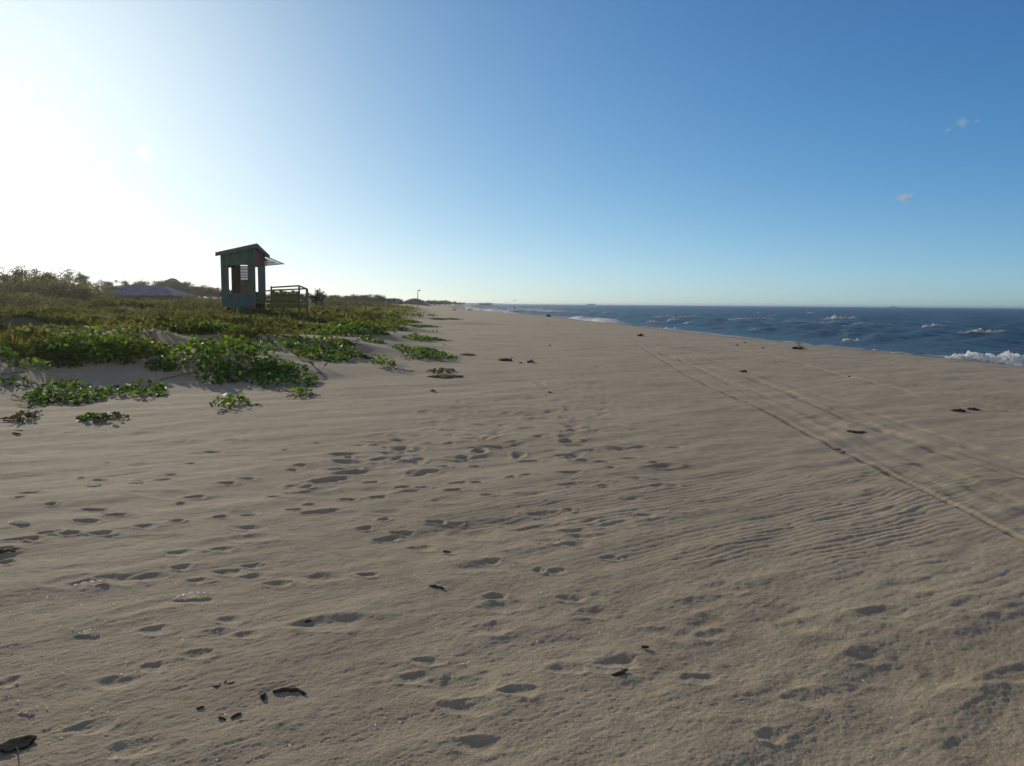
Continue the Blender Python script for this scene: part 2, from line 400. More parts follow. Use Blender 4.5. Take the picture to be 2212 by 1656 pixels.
def build_ground():
    fine = np.radians(np.arange(-43, 43.01, .078))
    left = np.radians(np.concatenate([np.arange(-180, -60, 3.0), np.arange(-60, -43.05, .5)]))
    right = np.radians(np.concatenate([np.arange(43.5, 60, .5), np.arange(60, 179, 3.0)]))
    TH = np.concatenate([left, fine, right])
    R = [.35]
    while R[-1] < 9000:
        r = R[-1]
        dr = (.5 if r < 9 else .75) * (r * r + 2.56) / (1.6 * 788) if r > 1.9 else .12
        R.append(r + min(dr, .02 + r * .0095))
    R = np.array(R)
    nr, na = len(R), len(TH)
    X = R[:, None] * np.sin(TH)[None]; Y = R[:, None] * np.cos(TH)[None]
    Z = H(X, Y)
    D = np.interp(Y, SH_Y, SH_X) - X
    T = D - np.interp(Y, TOE_Y, TOE_D)
    beach = ss(D, 4, 9) * (1 - ss(T, -1, 4))
    k = int(np.searchsorted(R, 40)); sl = slice(0, k)
    x, y = X[sl], Y[sl]; bch = beach[sl]
    # wind ripples
    a = at_z(1700, 1230); b = at_z(1900, 1172)
    dv = (b - a)[:2]; dv /= np.linalg.norm(dv); pv = np.array([-dv[1], dv[0]])
    u = x * dv[0] + y * dv[1]; v = x * pv[0] + y * pv[1]
    w = .17 * fbm(u * .5, v * .8, 41, 3, .5) + .016 * noise(u * 4.5, v * 8, 44) + .006 * noise(u * 11, v * 17, 45)
    ph = (v + w) * 2 * PI / .068
    rip = np.sin(ph) + .35 * np.sin(2 * ph + 1.0)
    m = ss(fbm(x * .33, y * .33, 51, 2), -.25, .35) * (.25 + .75 * ss(x + .15 * y, -.5, 1.6))
    z = Z[sl]
    z = z + .0021 * rip * m * bch * ss(np.hypot(x, y), 3.6, 5.6) * (1 - ss(np.hypot(x, y), 7.5, 11.5)) * np.clip(.7 + .9 * fbm(u * 1.3, v * 3.1, 55, 2), 0, 1.4)
    # broad streaks and lumps
    z = z + bch * (.023 * fbm(u * .7, v * 2.0, 61, 3) + .010 * fbm(u * 1.2, v * 4.6, 65, 3) * (.4 + .6 * m) + .004 * fbm(x * 6, y * 6, 71, 3))
    near = 1 - ss(np.hypot(x, y), 5, 9)
    z = z + near * (.0025 * fbm(u * 22, v * 50, 81, 3) + .0010 * noise(x * 130, y * 130, 85))
    Z[sl] = z
    for (fx, fy, L, W, dep, ang, sh) in FOOT:
        r = math.hypot(fx, fy); th = math.atan2(fx, fy); e = L * 2.6 + .1
        i0, i1 = np.searchsorted(R, [r - e, r + e]); j0, j1 = np.searchsorted(TH, [th - e / r, th + e / r])
        if i1 <= i0 or j1 <= j0: continue
        xx = X[i0:i1, j0:j1] - fx; yy = Y[i0:i1, j0:j1] - fy
        ca, sa = math.cos(ang), math.sin(ang)
        p = (xx * ca + yy * sa) / L; q = (-xx * sa + yy * ca) / (W * (1 + .25 * np.clip(p, -1, 1)))
        wob = .30 * noise(xx / L * 1.6 + fx * 31, yy / L * 1.6 + fy * 17, 91)
        rr = np.sqrt(p * p + q * q) + wob
        pit = np.exp(-np.clip(rr, 0, 5) ** (2 * sh))
        rim = np.exp(-((rr - 1.5) / .45) ** 2)
        Z[i0:i1, j0:j1] += -dep * pit + dep * .42 * rim
    k0, k1 = np.searchsorted(R, [1.5, 75]); j0, j1 = np.searchsorted(TH, np.radians([4, 150]))
    xs_, ys_ = X[k0:k1, j0:j1], Y[k0:k1, j0:j1]
    TRACK_DARK = np.zeros(xs_.shape)
    for ti, (pts, hw, dep) in enumerate(TRACKS):
        P = np.array([ground_at(*p)[:2] for p in pts])
        e_ = P[-1] - P[-2]; P = np.vstack([P, P[-1] + e_ / np.linalg.norm(e_) * 9.0])
        best = np.full(xs_.shape, 9.0)
        for p, q in zip(P[:-1], P[1:]):
            e = q - p; t = np.clip(((xs_ - p[0]) * e[0] + (ys_ - p[1]) * e[1]) / (e @ e), 0, 1)
            best = np.minimum(best, np.hypot(xs_ - p[0] - t * e[0], ys_ - p[1] - t * e[1]))
        best = best + .3 * hw * noise(xs_ * 1.2, ys_ * 1.2, 95)
        fade = .75 + .25 * noise(xs_ * .7, ys_ * .7, 97)
        if ti == 0: TRACK_DARK = np.maximum(TRACK_DARK, np.exp(-(best / (hw * 1.15)) ** 4) * np.clip(.62 + .5 * noise(xs_ * 2.2, ys_ * 1.1, 93), .1, 1))
        if ti in (2, 3): TRACK_DARK = np.maximum(TRACK_DARK, .85 * np.exp(-((best - hw) / .03) ** 2) * ss(noise(xs_ * .5, ys_ * .5, 94), -.3, .4))
        tread = 1 + .35 * noise(xs_ * 9, ys_ * 9, 99)
        Z[k0:k1, j0:j1] += fade * (-dep * np.exp(-(best / hw) ** 4) * tread + dep * .12 * np.exp(-((best - 1.75 * hw) / (.5 * hw)) ** 2))
    track_dark = np.zeros_like(X)
    track_dark[k0:k1, j0:j1] = TRACK_DARK
    wet = 1 - ss(D + 1.2 * fbm(X * .12, Y * .12, 101, 2), 1.5, 9.0)
    wet = np.maximum(wet, track_dark * .66)  # tyre lines take a darker tone through the same mask
    lit = ss(T + 2.0 * fbm(X * .5, Y * .5, 105, 2), 3, 12) * ss(fbm(X * .4, Y * .4, 107, 3), -.42, .05) * .85
    verts = np.stack([X, Y, Z], -1).reshape(-1, 3)
    i = np.arange(nr - 1)[:, None]; j = np.arange(na)[None]
    j2 = (j + 1) % na
    F = np.stack([i * na + j, i * na + j2, (i + 1) * na + j2, (i + 1) * na + j], -1).reshape(-1, 4)[:, ::-1]
    o = mesh_np('ground', verts, F, M['sand'], smooth=True, attrs={'wet': wet, 'litter': lit})
    # close the hole under the camera
    tag(o, kind='structure')
    cap = bmesh.new()
    cv = cap.verts.new((0, 0, float(Z[0].mean())))
    ring = [cap.verts.new((X[0, q], Y[0, q], Z[0, q])) for q in range(na)]
    for q in range(na): cap.faces.new((cv, ring[(q + 1) % na], ring[q]))
    cap.free()
    return o

ground = build_ground()

# ------------------------------------------------------------------ the sea
def sea_height(X, Y, R=None):
    D = X - np.interp(Y, SH_Y, SH_X)          # metres offshore
    R = np.hypot(X, Y) if R is None else R
    env = .06 + .94 * ss(D, 0, 16)
    z = np.zeros_like(X)
    rs = np.random.default_rng(5)
    wx = 2.2 * fbm(X * .04, Y * .04, 201, 2)
    for lam, amp in ((17, .11), (11, .10), (7.3, .075), (5.1, .06), (3.6, .045), (2.6, .03), (1.8, .02), (1.2, .012)):
        a = rs.uniform(-.75, .75) + PI * 1.02
        ph = (X * math.cos(a) + Y * math.sin(a) + wx) * 2 * PI / lam + rs.uniform(0, 6)
        s = 1 - np.abs(np.sin(ph / 2)) * 1.6 if lam > 5 else np.sin(ph)
        fade = np.exp(-(R / (lam * 55)) ** 2)
        z = z + 1.5 * amp * s * fade * (1 + .6 * noise(X * .07 + lam, Y * .07, 203))
    return SEA + z * env

def build_sea():
    TH = np.radians(np.concatenate([np.arange(-180, -24, 3.0), np.arange(-24, 50, .13), np.arange(50, 179, 3.0)]))
    R = [9.0]
    while R[-1] < 9000:
        r = R[-1]; R.append(r + min(.16 + (r / 60) ** 2 * .25, r * .02))
    R = np.array(R); nr, na = len(R), len(TH)
    X = R[:, None] * np.sin(TH)[None]; Y = R[:, None] * np.cos(TH)[None]
    Z = sea_height(X, Y, np.broadcast_to(R[:, None], X.shape))
    D = X - np.interp(Y, SH_Y, SH_X)
    shal = (1 - ss(D + .8 * fbm(X * .2, Y * .2, 221, 2), .3, 5.0)) * .8
    land = np.interp(-D, BD, BZ)
    i = np.arange(nr - 1)[:, None]; j = np.arange(na)[None]; j2 = (j + 1) % na
    F = np.stack([i * na + j, i * na + j2, (i + 1) * na + j2, (i + 1) * na + j], -1)
    dd = np.maximum(D[:-1], np.maximum(D[1:], np.roll(D, -1, 1)[:-1]))
    keep = dd > -4                                  # no water under the dunes
    F = F[keep].reshape(-1, 4)[:, ::-1]
    used = np.unique(F); remap = np.zeros(nr * na, np.int64); remap[used] = np.arange(len(used))
    V = np.stack([X, Y, Z], -1).reshape(-1, 3)[used]
    return tag(mesh_np('sea', V, remap[F], M['sea'], smooth=True, attrs={'shallow': shal.reshape(-1)[used]}), kind='structure')
build_sea()

# ------------------------------------------------------------------ foam
def foam_ridge(name, cx, cy, L, W, Ht, ang, seed, base=None, nu=None, nv=None, crisp=1.0):
    """a lumpy bank of broken water, ragged at its edges; one closed sheet dipping under the sea"""
    nu = nu or int(np.clip(L / .12, 14, 90)); nv = nv or int(np.clip(W / .10, 7, 26))
    U, V = np.meshgrid(np.linspace(-1, 1, nu), np.linspace(-1, 1, nv), indexing='ij')
    wob = .35 * noise(U * 3 + seed, U * 0 + seed * 1.7, 301)
    x = U * L / 2; yv = V * W / 2 * (1 - .75 * U * U) + wob * W * .6
    ca, sa = math.cos(ang), math.sin(ang)
    gx = cx + x * ca - yv * sa; gy = cy + x * sa + yv * ca
    env = (1 - np.abs(U) ** 2.2) * (1 - np.abs(V) ** 2) 
    lump = .8 + .35 * fbm(x * 2.1 + seed * 3, yv * 2.6, 311, 3) + .35 * fbm(x * 7 + seed, yv * 7, 317, 2) * crisp
    rag = fbm(U * 5 + seed, V * 1.6 + seed, 331, 3)
    h = Ht * env ** .6 * lump + Ht * .25 * noise(U * 6 + seed, V * 2, 321) * env - Ht * .12 - Ht * 1.1 * np.clip(.18 - rag - env, 0, 1)
    h = h if Ht > .45 and L < 5.5 else (h + Ht * .12) * np.clip((fbm(U * L * .55 + seed * 5, V * 1.8 + seed, 351, 3) + .30) * 3.0, 0, 1) * (.55 + .9 * np.abs(noise(x * 7 + seed, yv * 5, 353))) - Ht * .12
    gz = (sea_height(gx, gy) if base is None else base) + h
    gz = np.where(env < .02, gz - .25, gz)
    Vv = np.stack([gx, gy, gz], -1).reshape(-1, 3)
    i = np.arange(nu - 1)[:, None]; j = np.arange(nv - 1)[None]
    F = np.stack([i * nv + j, (i + 1) * nv + j, (i + 1) * nv + j + 1, i * nv + j + 1], -1).reshape(-1, 4)
    return mesh_np(name, Vv, F, M['foam'], smooth=True)

WC = [  # x0, x1, y-mid, height px, label
 (1456,1507,683,4,'pale whitecap breaking just left of the longest white streak'),
 (1480,1493,698,5,'tiny rounded whitecap below a longer white crest, mid sea'),
 (1546,1660,689,5,'long thin white crest, left half of the longest streak on the sea'),
 (1655,1750,693,3,'thin tapering foam streak trailing right from the long white crest'),
 (1636,1646,676,2,'speck of foam near the horizon above the long white crest'),
 (1663,1674,682,3,'small bright foam fleck just above the long white crest'),
 (1743,1756,676,3,'small foam fleck near the horizon right of the long white crest'),
 (1789,1842,686,7,'bright ragged whitecap, upper of the stacked pair left of the ship'),
 (1774,1828,698,4,'pinkish white crest, lower of the stacked pair left of the ship'),
 (1835,1914,700,3,'thin white crest running right from the stacked whitecaps'),
 (1992,2031,704,7,'smooth bright oval whitecap below and right of the ship'),
 (2033,2057,695,2,'faint short foam streak above the smooth oval whitecap'),
 (2074,2160,714,6,'long low whitecap nearest the right edge, far out'),
 (1825,1857,729,7,'lone bright oval whitecap nearer the beach, in blue water'),
 (1622,1635,711,4,'tiny double whitecap in open blue water off the beach'),
 (1933,1970,764,5,'low curling crest left of the large breaker'),
 (1200,1223,672,4,'whitecap far off beyond the dark stump at the waterline'),
 (1232,1262,673,2,'thin far foam line between two farther whitecaps'),
 (1278,1295,673,3,'cream coloured whitecap far off under the low dark breakwater'),
 (1300,1345,676,3,'thin white crest right of the cream coloured far whitecap'),
 (1352,1366,671,2,'pale foam fleck near the horizon right of the breakwater'),
 (1316,1342,693,2,'faint foam streak close inshore, far down the beach'),
 (1350,1367,702,5,'small white wash piled at the far waterline'),
 (1394,1423,693,6,'slanting bright whitecap off the far beach'),
 (1444,1461,690,6,'upright bright whitecap left of the tiny rounded one'),
 (1408,1456,684,4,'broken pale crest, left end of a far white line'),
 (1419,1464,710,8,'curling white wave with a dark back close to the far waterline'),
]
def sea_point(px, py): return at_z(px, py, SEA + .1)
for i, (x0, x1, ym, hp, lab) in enumerate(WC):
    g = sea_point((x0 + x1) / 2, ym + hp * .35); D_ = g[1]
    st = np.linspace(-7, 7, 141); vx_, vy_ = g[0] / math.hypot(g[0], g[1]), g[1] / math.hypot(g[0], g[1])
    k_ = int(np.argmax(sea_height(g[0] + vx_ * st, g[1] + vy_ * st) - .01 * np.abs(st))); g = np.array([g[0] + vx_ * st[k_], g[1] + vy_ * st[k_], 0])
    a = sea_point(x0, ym + hp * .35); b = sea_point(x1, ym + hp * .35)
    L = float(np.linalg.norm((b - a)[:2])) * 1.35; ang = math.atan2(b[1] - a[1], b[0] - a[0]) - .05
    Ht = max(hp / FPX * D_ * .92, .13)
    W = min(max(Ht * 6.0, .8), 8)
    o = foam_ridge('breaking_wave', g[0], g[1], L, W, Ht, ang, i * 2.37 + 1, nu=int(np.clip((x1 - x0) * 1.1, 14, 70)), nv=9, base=None)
    tag(o, lab, 'wave', 'whitecaps out on the sea')
# the big breaker by the beach at the right
g = at_z(2135, 790, SEA)
big = foam_ridge('breaking_wave', g[0] + .2, g[1] + .1, 5.0, 2.6, .62, -.16, 77.0, nu=110, nv=60, base=SEA + .02)
tag(big, 'largest white breaker, collapsing in thick foam against the sand', 'wave', 'whitecaps out on the sea')

def foam_bank(y0, y1, off, w, h, label, seed):
    """a long breaking roller lying along the shoreline"""
    n = int((y1 - y0) / .5); m_ = 12
    Y, V = np.meshgrid(np.linspace(y0, y1, n), np.linspace(-1, 1, m_), indexing='ij')
    t = (Y - y0) / (y1 - y0)
    env = np.clip(np.minimum(t, 1 - t) * 7, 0, 1) * (1 - V * V)
    lump = .55 + .6 * fbm(Y * .22 + seed, V * .4, 341, 3) + .25 * fbm(Y * 1.3 + seed, V * 2, 343, 2)
    X = np.interp(Y, SH_Y, SH_X) + off + V * w / 2 + .8 * noise(Y * .08 + seed, Y * 0, 345)
    d = np.interp(Y, SH_Y, SH_X) - X
    Z = np.maximum(np.interp(d, BD, BZ), SEA) + h * env ** .6 * np.clip(lump, -.15, 1.2) - .10 + .12 * (env > .05)
    i = np.arange(n - 1)[:, None]; j = np.arange(m_ - 1)[None]
    F = np.stack([i * m_ + j, (i + 1) * m_ + j, (i + 1) * m_ + j + 1, i * m_ + j + 1], -1).reshape(-1, 4)
    o = mesh_np('breaking_wave', np.stack([X, Y, Z], -1).reshape(-1, 3), F, M['foam'], smooth=True)
    tag(o, label, 'wave', 'whitecaps out on the sea')
foam_bank(104, 138, 1.2, 3.2, .70, 'long white wash along the waterline right of the dark stump', 3.0)
foam_bank(185, 330, 2.0, 6.0, 1.05, 'wide white band of surf on the far bend of the shore', 9.0)
foam_bank(330, 560, 6.0, 10.0, 1.3, 'farthest white surf line where the beach meets the horizon', 15.0)
foam_bank(230, 420, 26.0, 8.0, 1.0, 'second far row of surf behind the white band on the bend', 21.0)
foam_bank(60, 84, .7, 1.1, .16, 'thin pale wash line on the wet edge, middle of the shore', 27.0)
def build_swash():
    V, F = [], []
    ys = 28.0; rows = []
    while ys < 420:
        rows.append(ys); ys *= 1.0035
    rows = np.array(rows)
    u = np.linspace(0, 1, 26)
    Yg, Ug = np.meshgrid(rows, u, indexing='ij')
    edge = np.interp(Yg, SH_Y, SH_X) - .55 + .55 * noise(Yg * .16, Yg * 0, 401) + .3 * noise(Yg * .6, Yg * 0, 402)
    width = 1.0 + 1.6 * ss(noise(Yg * .045, Yg * 0 + 3, 403), -.3, .6) + 3.2 * ss(Yg, 90, 120) * (1 - ss(Yg, 160, 185)) + 5 * ss(Yg, 190, 230)
    Xg = edge + Ug * width
    d = np.interp(Yg, SH_Y, SH_X) - Xg
    Zg = np.maximum(np.interp(d, BD, BZ), sea_height(Xg, Yg)) + .05 + .10 * ss(Yg, 80, 200) + .06 * np.clip(fbm(Xg * 3, Yg * 3, 405, 2), 0, 1) + .05 * (1 - np.abs(Ug * 2 - 1))
    keepv = fbm(Xg * 1.1, Yg * .7, 407, 3) + .5 * (1 - Ug) - .05 + .35 * ss(Yg, 95, 125)
    nr, na = Xg.shape
    i = np.arange(nr - 1)[:, None]; j = np.arange(na - 1)[None]
    Fq = np.stack([i * na + j, i * na + j + 1, (i + 1) * na + j + 1, (i + 1) * na + j], -1)
    k = keepv[:-1, :-1] > .02
    Fq = Fq[k].reshape(-1, 4)
    Vv = np.stack([Xg, Yg, Zg], -1).reshape(-1, 3)
    used = np.unique(Fq); rm = np.zeros(len(Vv), np.int64); rm[used] = np.arange(len(used))
    tag(mesh_np('surf_foam', Vv[used], rm[Fq], M['foam'], smooth=True), 'thin white wash of foam along the waterline', 'foam', kind='stuff')
build_swash()

# ------------------------------------------------------------------ foliage helpers
def leaves(cent, size, up=.5, aspect=.8, spread=None, r=None):
    """rounded five-sided leaves... as folded quads: returns verts, faces"""
    r = r or rng
    n = len(cent)
    nrm = r.normal(size=(n, 3)); nrm[:, 2] = np.abs(nrm[:, 2]) * 1 + up
    nrm /= np.linalg.norm(nrm, axis=1)[:, None]
    t = r.normal(size=(n, 3)); t -= (t * nrm).sum(1)[:, None] * nrm; t /= np.linalg.norm(t, axis=1)[:, None]
    b = np.cross(nrm, t)
    s = (np.asarray(size) * r.uniform(.65, 1.35, n))[:, None]
    p0 = cent - t * s * .5
    p1 = cent + b * s * .5 * aspect + nrm * s * .12
    p2 = cent + t * s * .5
    p3 = cent - b * s * .5 * aspect + nrm * s * .12
    V = np.stack([p0, p1, p2, p3], 1).reshape(-1, 3)
    F = np.arange(4 * n).reshape(n, 4)
    return V, F

def blades(base, length, width, lean, r=None):
    r = r or rng
    n = len(base)
    a = r.uniform(0, 2 * PI, n); d = np.stack([np.cos(a), np.sin(a), np.zeros(n)], 1)
    sd = np.stack([-np.sin(a), np.cos(a), np.zeros(n)], 1)
    L = (length * r.uniform(.55, 1.35, n))[:, None]; ln = (lean * r.uniform(.2, 1.6, n))[:, None]
    w = np.asarray(width)[:, None] if np.ndim(width) else np.full((n, 1), width)
    mid = base + d * L * ln * .3 + np.array([0, 0, 1]) * L * .6
    tip = base + d * L * ln + np.array([0, 0, 1]) * L * np.sqrt(np.clip(1 - (ln * .6) ** 2, .15, 1))
    V = np.stack([base - sd * w, base + sd * w, mid + sd * w * .8, tip, mid - sd * w * .8], 1).reshape(-1, 3)
    F = np.arange(5 * n).reshape(n, 5)
    return V, F

# ------------------------------------------------------------------ creeping vine patches on the foredune
def vine(cx, cy, rx, ry, label, dens=260, hgt=.28, leaf=.085, mat='vine', name='beach_vine', cat='plant', edge=.35, tint=(.0, .95), seed=0, runner=True):
    r = np.random.default_rng(900 + seed)
    g = ground_at(cx, cy + ry * .15)
    dist = math.hypot(g[0], g[1])
    f = ground_at(cx, cy + ry)
    Rx = rx / FPX * dist; Ry = max(.30, min(math.hypot(g[0] - f[0], g[1] - f[1]) * 1.05, Rx * 1.25 + .4))
    va = math.atan2(g[0], g[1])
    ex = np.array([math.cos(va), -math.sin(va)]); ey = np.array([math.sin(va), math.cos(va)])
    n = int(dens * Rx * Ry * PI)
    n = min(max(n, 60), 9000)
    q = np.sqrt(r.random(n)) * 1.15; a = r.uniform(0, 2 * PI, n)
    u, v = q * np.cos(a), q * np.sin(a)
    P = g[:2] + np.outer(u * Rx, ex) + np.outer(v * Ry, ey)
    nz = fbm(P[:, 0] * 1.3 + seed, P[:, 1] * 1.3, 501, 3)
    keep = (q + nz * edge * 1.6) < .92
    P, q, nz = P[keep], q[keep], nz[keep]
    body = np.clip(1 - q * q, 0, 1) ** .6 * (.6 + .7 * fbm(P[:, 0] * 2.2, P[:, 1] * 2.2 + seed, 511, 2) + .2)
    zz = H(P[:, 0], P[:, 1]) + .015 + hgt * np.clip(body, .05, 1.2) * r.random(len(P)) ** .55
    root = empty(name, (g[0], g[1], g[2]))
    org = np.array([g[0], g[1], g[2]])
    C_ = np.stack([P[:, 0], P[:, 1], zz], 1) - org
    V, F = leaves(C_, leaf, up=.55, aspect=.85, r=r)
    tn = np.clip(r.normal(.42, .22, len(P)) + .25 * nz, tint[0], tint[1])
    mesh_np('foliage', V, F, M[mat], parent=root, attrs={'tint': np.repeat(tn, 4)})
    if runner:
        for k in range(5):
            mb = MB(); a0 = r.uniform(0, 2 * PI); p = g[:2] + (ex * math.cos(a0) * Rx + ey * math.sin(a0) * Ry) * .3
            pts = []
            for s_ in range(7):
                p = p + (ex * math.cos(a0) * Rx + ey * math.sin(a0) * Ry) * .13 + r.normal(size=2) * .03
                pts.append((p[0] - org[0], p[1] - org[1], float(H(p[0], p[1])) + .02 + .02 * (s_ % 2) - org[2]))
            mb.tube(pts, [.009] * 7, 5); mb.build('runner', M['stem'], root)
    tag(root, label, cat, 'creeping vines on the foredune')
    return root

VINES = [
 (232,760,112,36,'broad dark green mat of beach vine on the left mound, behind the bare sand hollow',320,.50,.10),
 (480,778,125,48,'biggest leafy mound of beach vine in front of the hut, glinting leaves',320,.50,.10),
 (610,815,75,32,'low leafy vine spilling right onto the sand from the biggest mound',240,.22,.095),
 (75,800,38,22,'straggling vine arm climbing between two bare sand hollows at the left',200,.24,.09),
 (70,862,28,46,'vine runner trailing down the sand slope near the left edge',170,.16,.085),
 (150,852,58,26,'low clump of vine crossing the sand slope below the left mound',260,.24,.09),
 (300,846,62,20,'small patch of rosette leaves on the open sand below the two mounds',200,.14,.085),
 (500,876,42,18,'little separate vine sprig nearest the camera below the biggest mound',190,.15,.085),
 (8,775,24,40,'leafy vine clump cut by the left edge beside the pale sand hollow',240,.35,.10),
 (700,762,88,30,'yellow green vine mat right of the biggest mound',210,.25,.10),
 (828,790,30,20,'isolated upright sprout with yellowish leaves next to the white scrap',240,.30,.08),
 (925,768,58,18,'green vine patch reaching farthest right onto the open beach',220,.20,.095),
 (915,733,46,11,'olive vine hummock between two sandy gaps, right of the dark mound',200,.18,.10),
 (843,711,34,9,'pale green patch above the sandy gap near the dune edge',170,.18,.11),
 (855,694,50,10,'dark low hummock of vine at the seaward dune edge',190,.30,.12),
 (960,690,34,4,'thin brownish plant line reaching onto the far beach',90,.10,.12),
 (240,908,38,10,'withered brown vine tip pointing right at the foot of the slope',150,.09,.08),
 (55,905,22,12,'brown rosettes at the end of the left runner',150,.10,.08),
 (30,830,28,10,'short runner by the sand hollow at the left edge',140,.12,.085),
 (740,718,90,14,'wide dark mat of vine crowning the mound in front of the deck',210,.30,.12),
 (430,712,150,14,'dark green cover along the long mound under the hut',170,.25,.13),
 (650,852,30,9,'low vine tuft on the bare sand just right of the biggest mound, near its foot',170,.10,.09),
 (742,742,26,7,'small olive tuft on the sandy gap behind the yellow green mat',150,.12,.10),
 (800,735,30,6,'thin olive plant line on the sandy gap right of the dark mound',140,.10,.11),
 (872,752,22,7,'small green tuft just left of the patch that reaches farthest right',160,.12,.10),
 (958,803,26,5,'tiny green sprig on open sand above the brown dry mat',110,.05,.08),
 (905,706,40,5,'thin green line of plants on sand at the seaward dune edge',140,.12,.12),
 (200,905,24,8,'few bare rosettes on the slope left of the withered tip',130,.08,.08),
 (600,742,70,14,'thin pinkish green plants on the sand gap behind the biggest mound',100,.14,.10),
]
for i, (cx, cy, rx, ry, lab, de, hg, lf) in enumerate(VINES):
    dry = 'brown' in lab
    vine(cx, cy, rx, ry, lab, de, hg, lf, mat='brownvine' if dry else 'vine', seed=i * 3)

# ------------------------------------------------------------------ dune grass: uncountable ground cover
BARE = []
for px_, py_, w_, h_ in ((66,742,50,13),(270,702,80,8),(380,655,60,5),(640,752,60,12),(770,745,60,12),(880,712,50,8),(700,736,45,7),(835,726,50,7),(790,703,45,5),(935,706,50,6),(560,742,45,6),(420,738,40,6),(860,676,50,4),(160,690,50,6)):
    g_ = ground_at(px_, py_); ds_ = math.hypot(g_[0], g_[1]); BARE.append((g_[0], g_[1], w_ / FPX * ds_, max(h_ / FPX * ds_ * ds_ / 1.4, .8)))
_dx, _dy = at_dist(628, 45.0); BARE.append((_dx, _dy, 2.7, 6.0))
def build_cover():
    r = np.random.default_rng(33)
    Vs, Fs, Ts = [], [], []
    n = 420000
    rad = 17 * (170 / 17.0) ** r.random(n); th = np.radians(r.uniform(-42, 3, n))
    x, y = rad * np.sin(th), rad * np.cos(th)
    D = np.interp(y, SH_Y, SH_X) - x
    T = D - np.interp(y, TOE_Y, TOE_D)
    m = fbm(x * .30, y * .30, 601, 3) + .35 * fbm(x * 1.2, y * 1.2, 607, 2)
    dens = ss(T + 5 * m, 3.0, 13) * ss(m + .45 * ss(rad, 22, 40), -.30, .15)
    bare = np.zeros(n)
    for bx, by, brx, bry in BARE: bare = np.maximum(bare, np.exp(-(((x - bx) / brx) ** 2 + ((y - by) / bry) ** 2) ** 2))
    dens = dens * (1 - bare * .88)
    k = r.random(n) < dens
    x, y, rad, m = x[k], y[k], rad[k], m[k]
    # several blades to a tuft
    rep = 3
    x = np.repeat(x, rep) + r.normal(0, .07, len(x) * rep) * np.repeat(rad / 30, rep); y = np.repeat(y, rep) + r.normal(0, .07, len(y) * rep) * np.repeat(rad / 30, rep)
    rad = np.repeat(rad, rep); m = np.repeat(m, rep)
    base = np.stack([x, y, H(x, y) - .02], 1)
    L = (.17 + .12 * np.clip(m, -.5, 1)) * (.8 + .4 * ss(rad, 20, 60)) * np.where(r.random(len(x)) < .06, 1.8, 1)
    V, F = blades(base, L, .0035 + rad * .00030, np.full(len(x), .8), r)
    tn = np.clip(r.normal(.45, .2, len(x)) + .35 * fbm(x * .15, y * .15, 611, 2), 0, 1)
    o = mesh_np('dune_grass', V, F, M['grass'], attrs={'tint': np.repeat(tn, 5)})
    tag(o, 'olive grass and low ground cover over the dunes', 'grass', kind='stuff')
build_cover()

def build_creeper():
    r = np.random.default_rng(35); n = 120000
    rad = 17 * (120 / 17.0) ** r.random(n); th = np.radians(r.uniform(-42, 2, n))
    x, y = rad * np.sin(th), rad * np.cos(th)
    D = np.interp(y, SH_Y, SH_X) - x; T = D - np.interp(y, TOE_Y, TOE_D)
    m = fbm(x * .55, y * .55, 621, 3)
    dens = ss(T + 4 * m, 3.0, 11) * ss(m, .04, .24)
    for bx, by, brx, bry in BARE: dens = dens * (1 - .95 * np.exp(-(((x - bx) / brx) ** 2 + ((y - by) / bry) ** 2) ** 2))
    k = r.random(n) < dens
    x, y, rad, m = x[k], y[k], rad[k], m[k]
    z = H(x, y) + np.clip(m - .02, 0, .5) * .6 * r.random(len(x)) ** .5
    V, F = leaves(np.stack([x, y, z], 1), .075 + rad * .0014, up=.5, aspect=.8, r=r)
    tn = np.clip(r.normal(.45, .2, len(x)) + .3 * noise(x * .3, y * .3, 633), 0, .97)
    tag(mesh_np('creeping_cover', V, F, M['cover'], attrs={'tint': np.repeat(tn, 4)}), 'leafy green creeper in clumps over the dunes', 'ground cover', kind='stuff')
build_creeper()

# ------------------------------------------------------------------ shrubs and trees
def foliage_clusters(cl, per, leaf, r, up=.2, drop=1.0):
    Cs, Ts = [], []
    for (c, rad) in cl:
        n = int(per * (rad / .6) ** 2)
        d = r.normal(size=(n, 3)); d /= np.linalg.norm(d, axis=1)[:, None]
        q = r.random(n) ** .45 * (1 + .25 * r.normal(size=n))
        p = np.array(c) + d * (q * rad)[:, None] * np.array([1, 1, .8])
        Cs.append(p); Ts.append(np.clip(r.normal(.3 + .4 * r.random(), .2, n), 0, 1))
    C_ = np.concatenate(Cs); T_ = np.concatenate(Ts)
    V, F = leaves(C_, leaf, up=up, aspect=.6, r=r)
    return V, F, np.repeat(T_, 4)

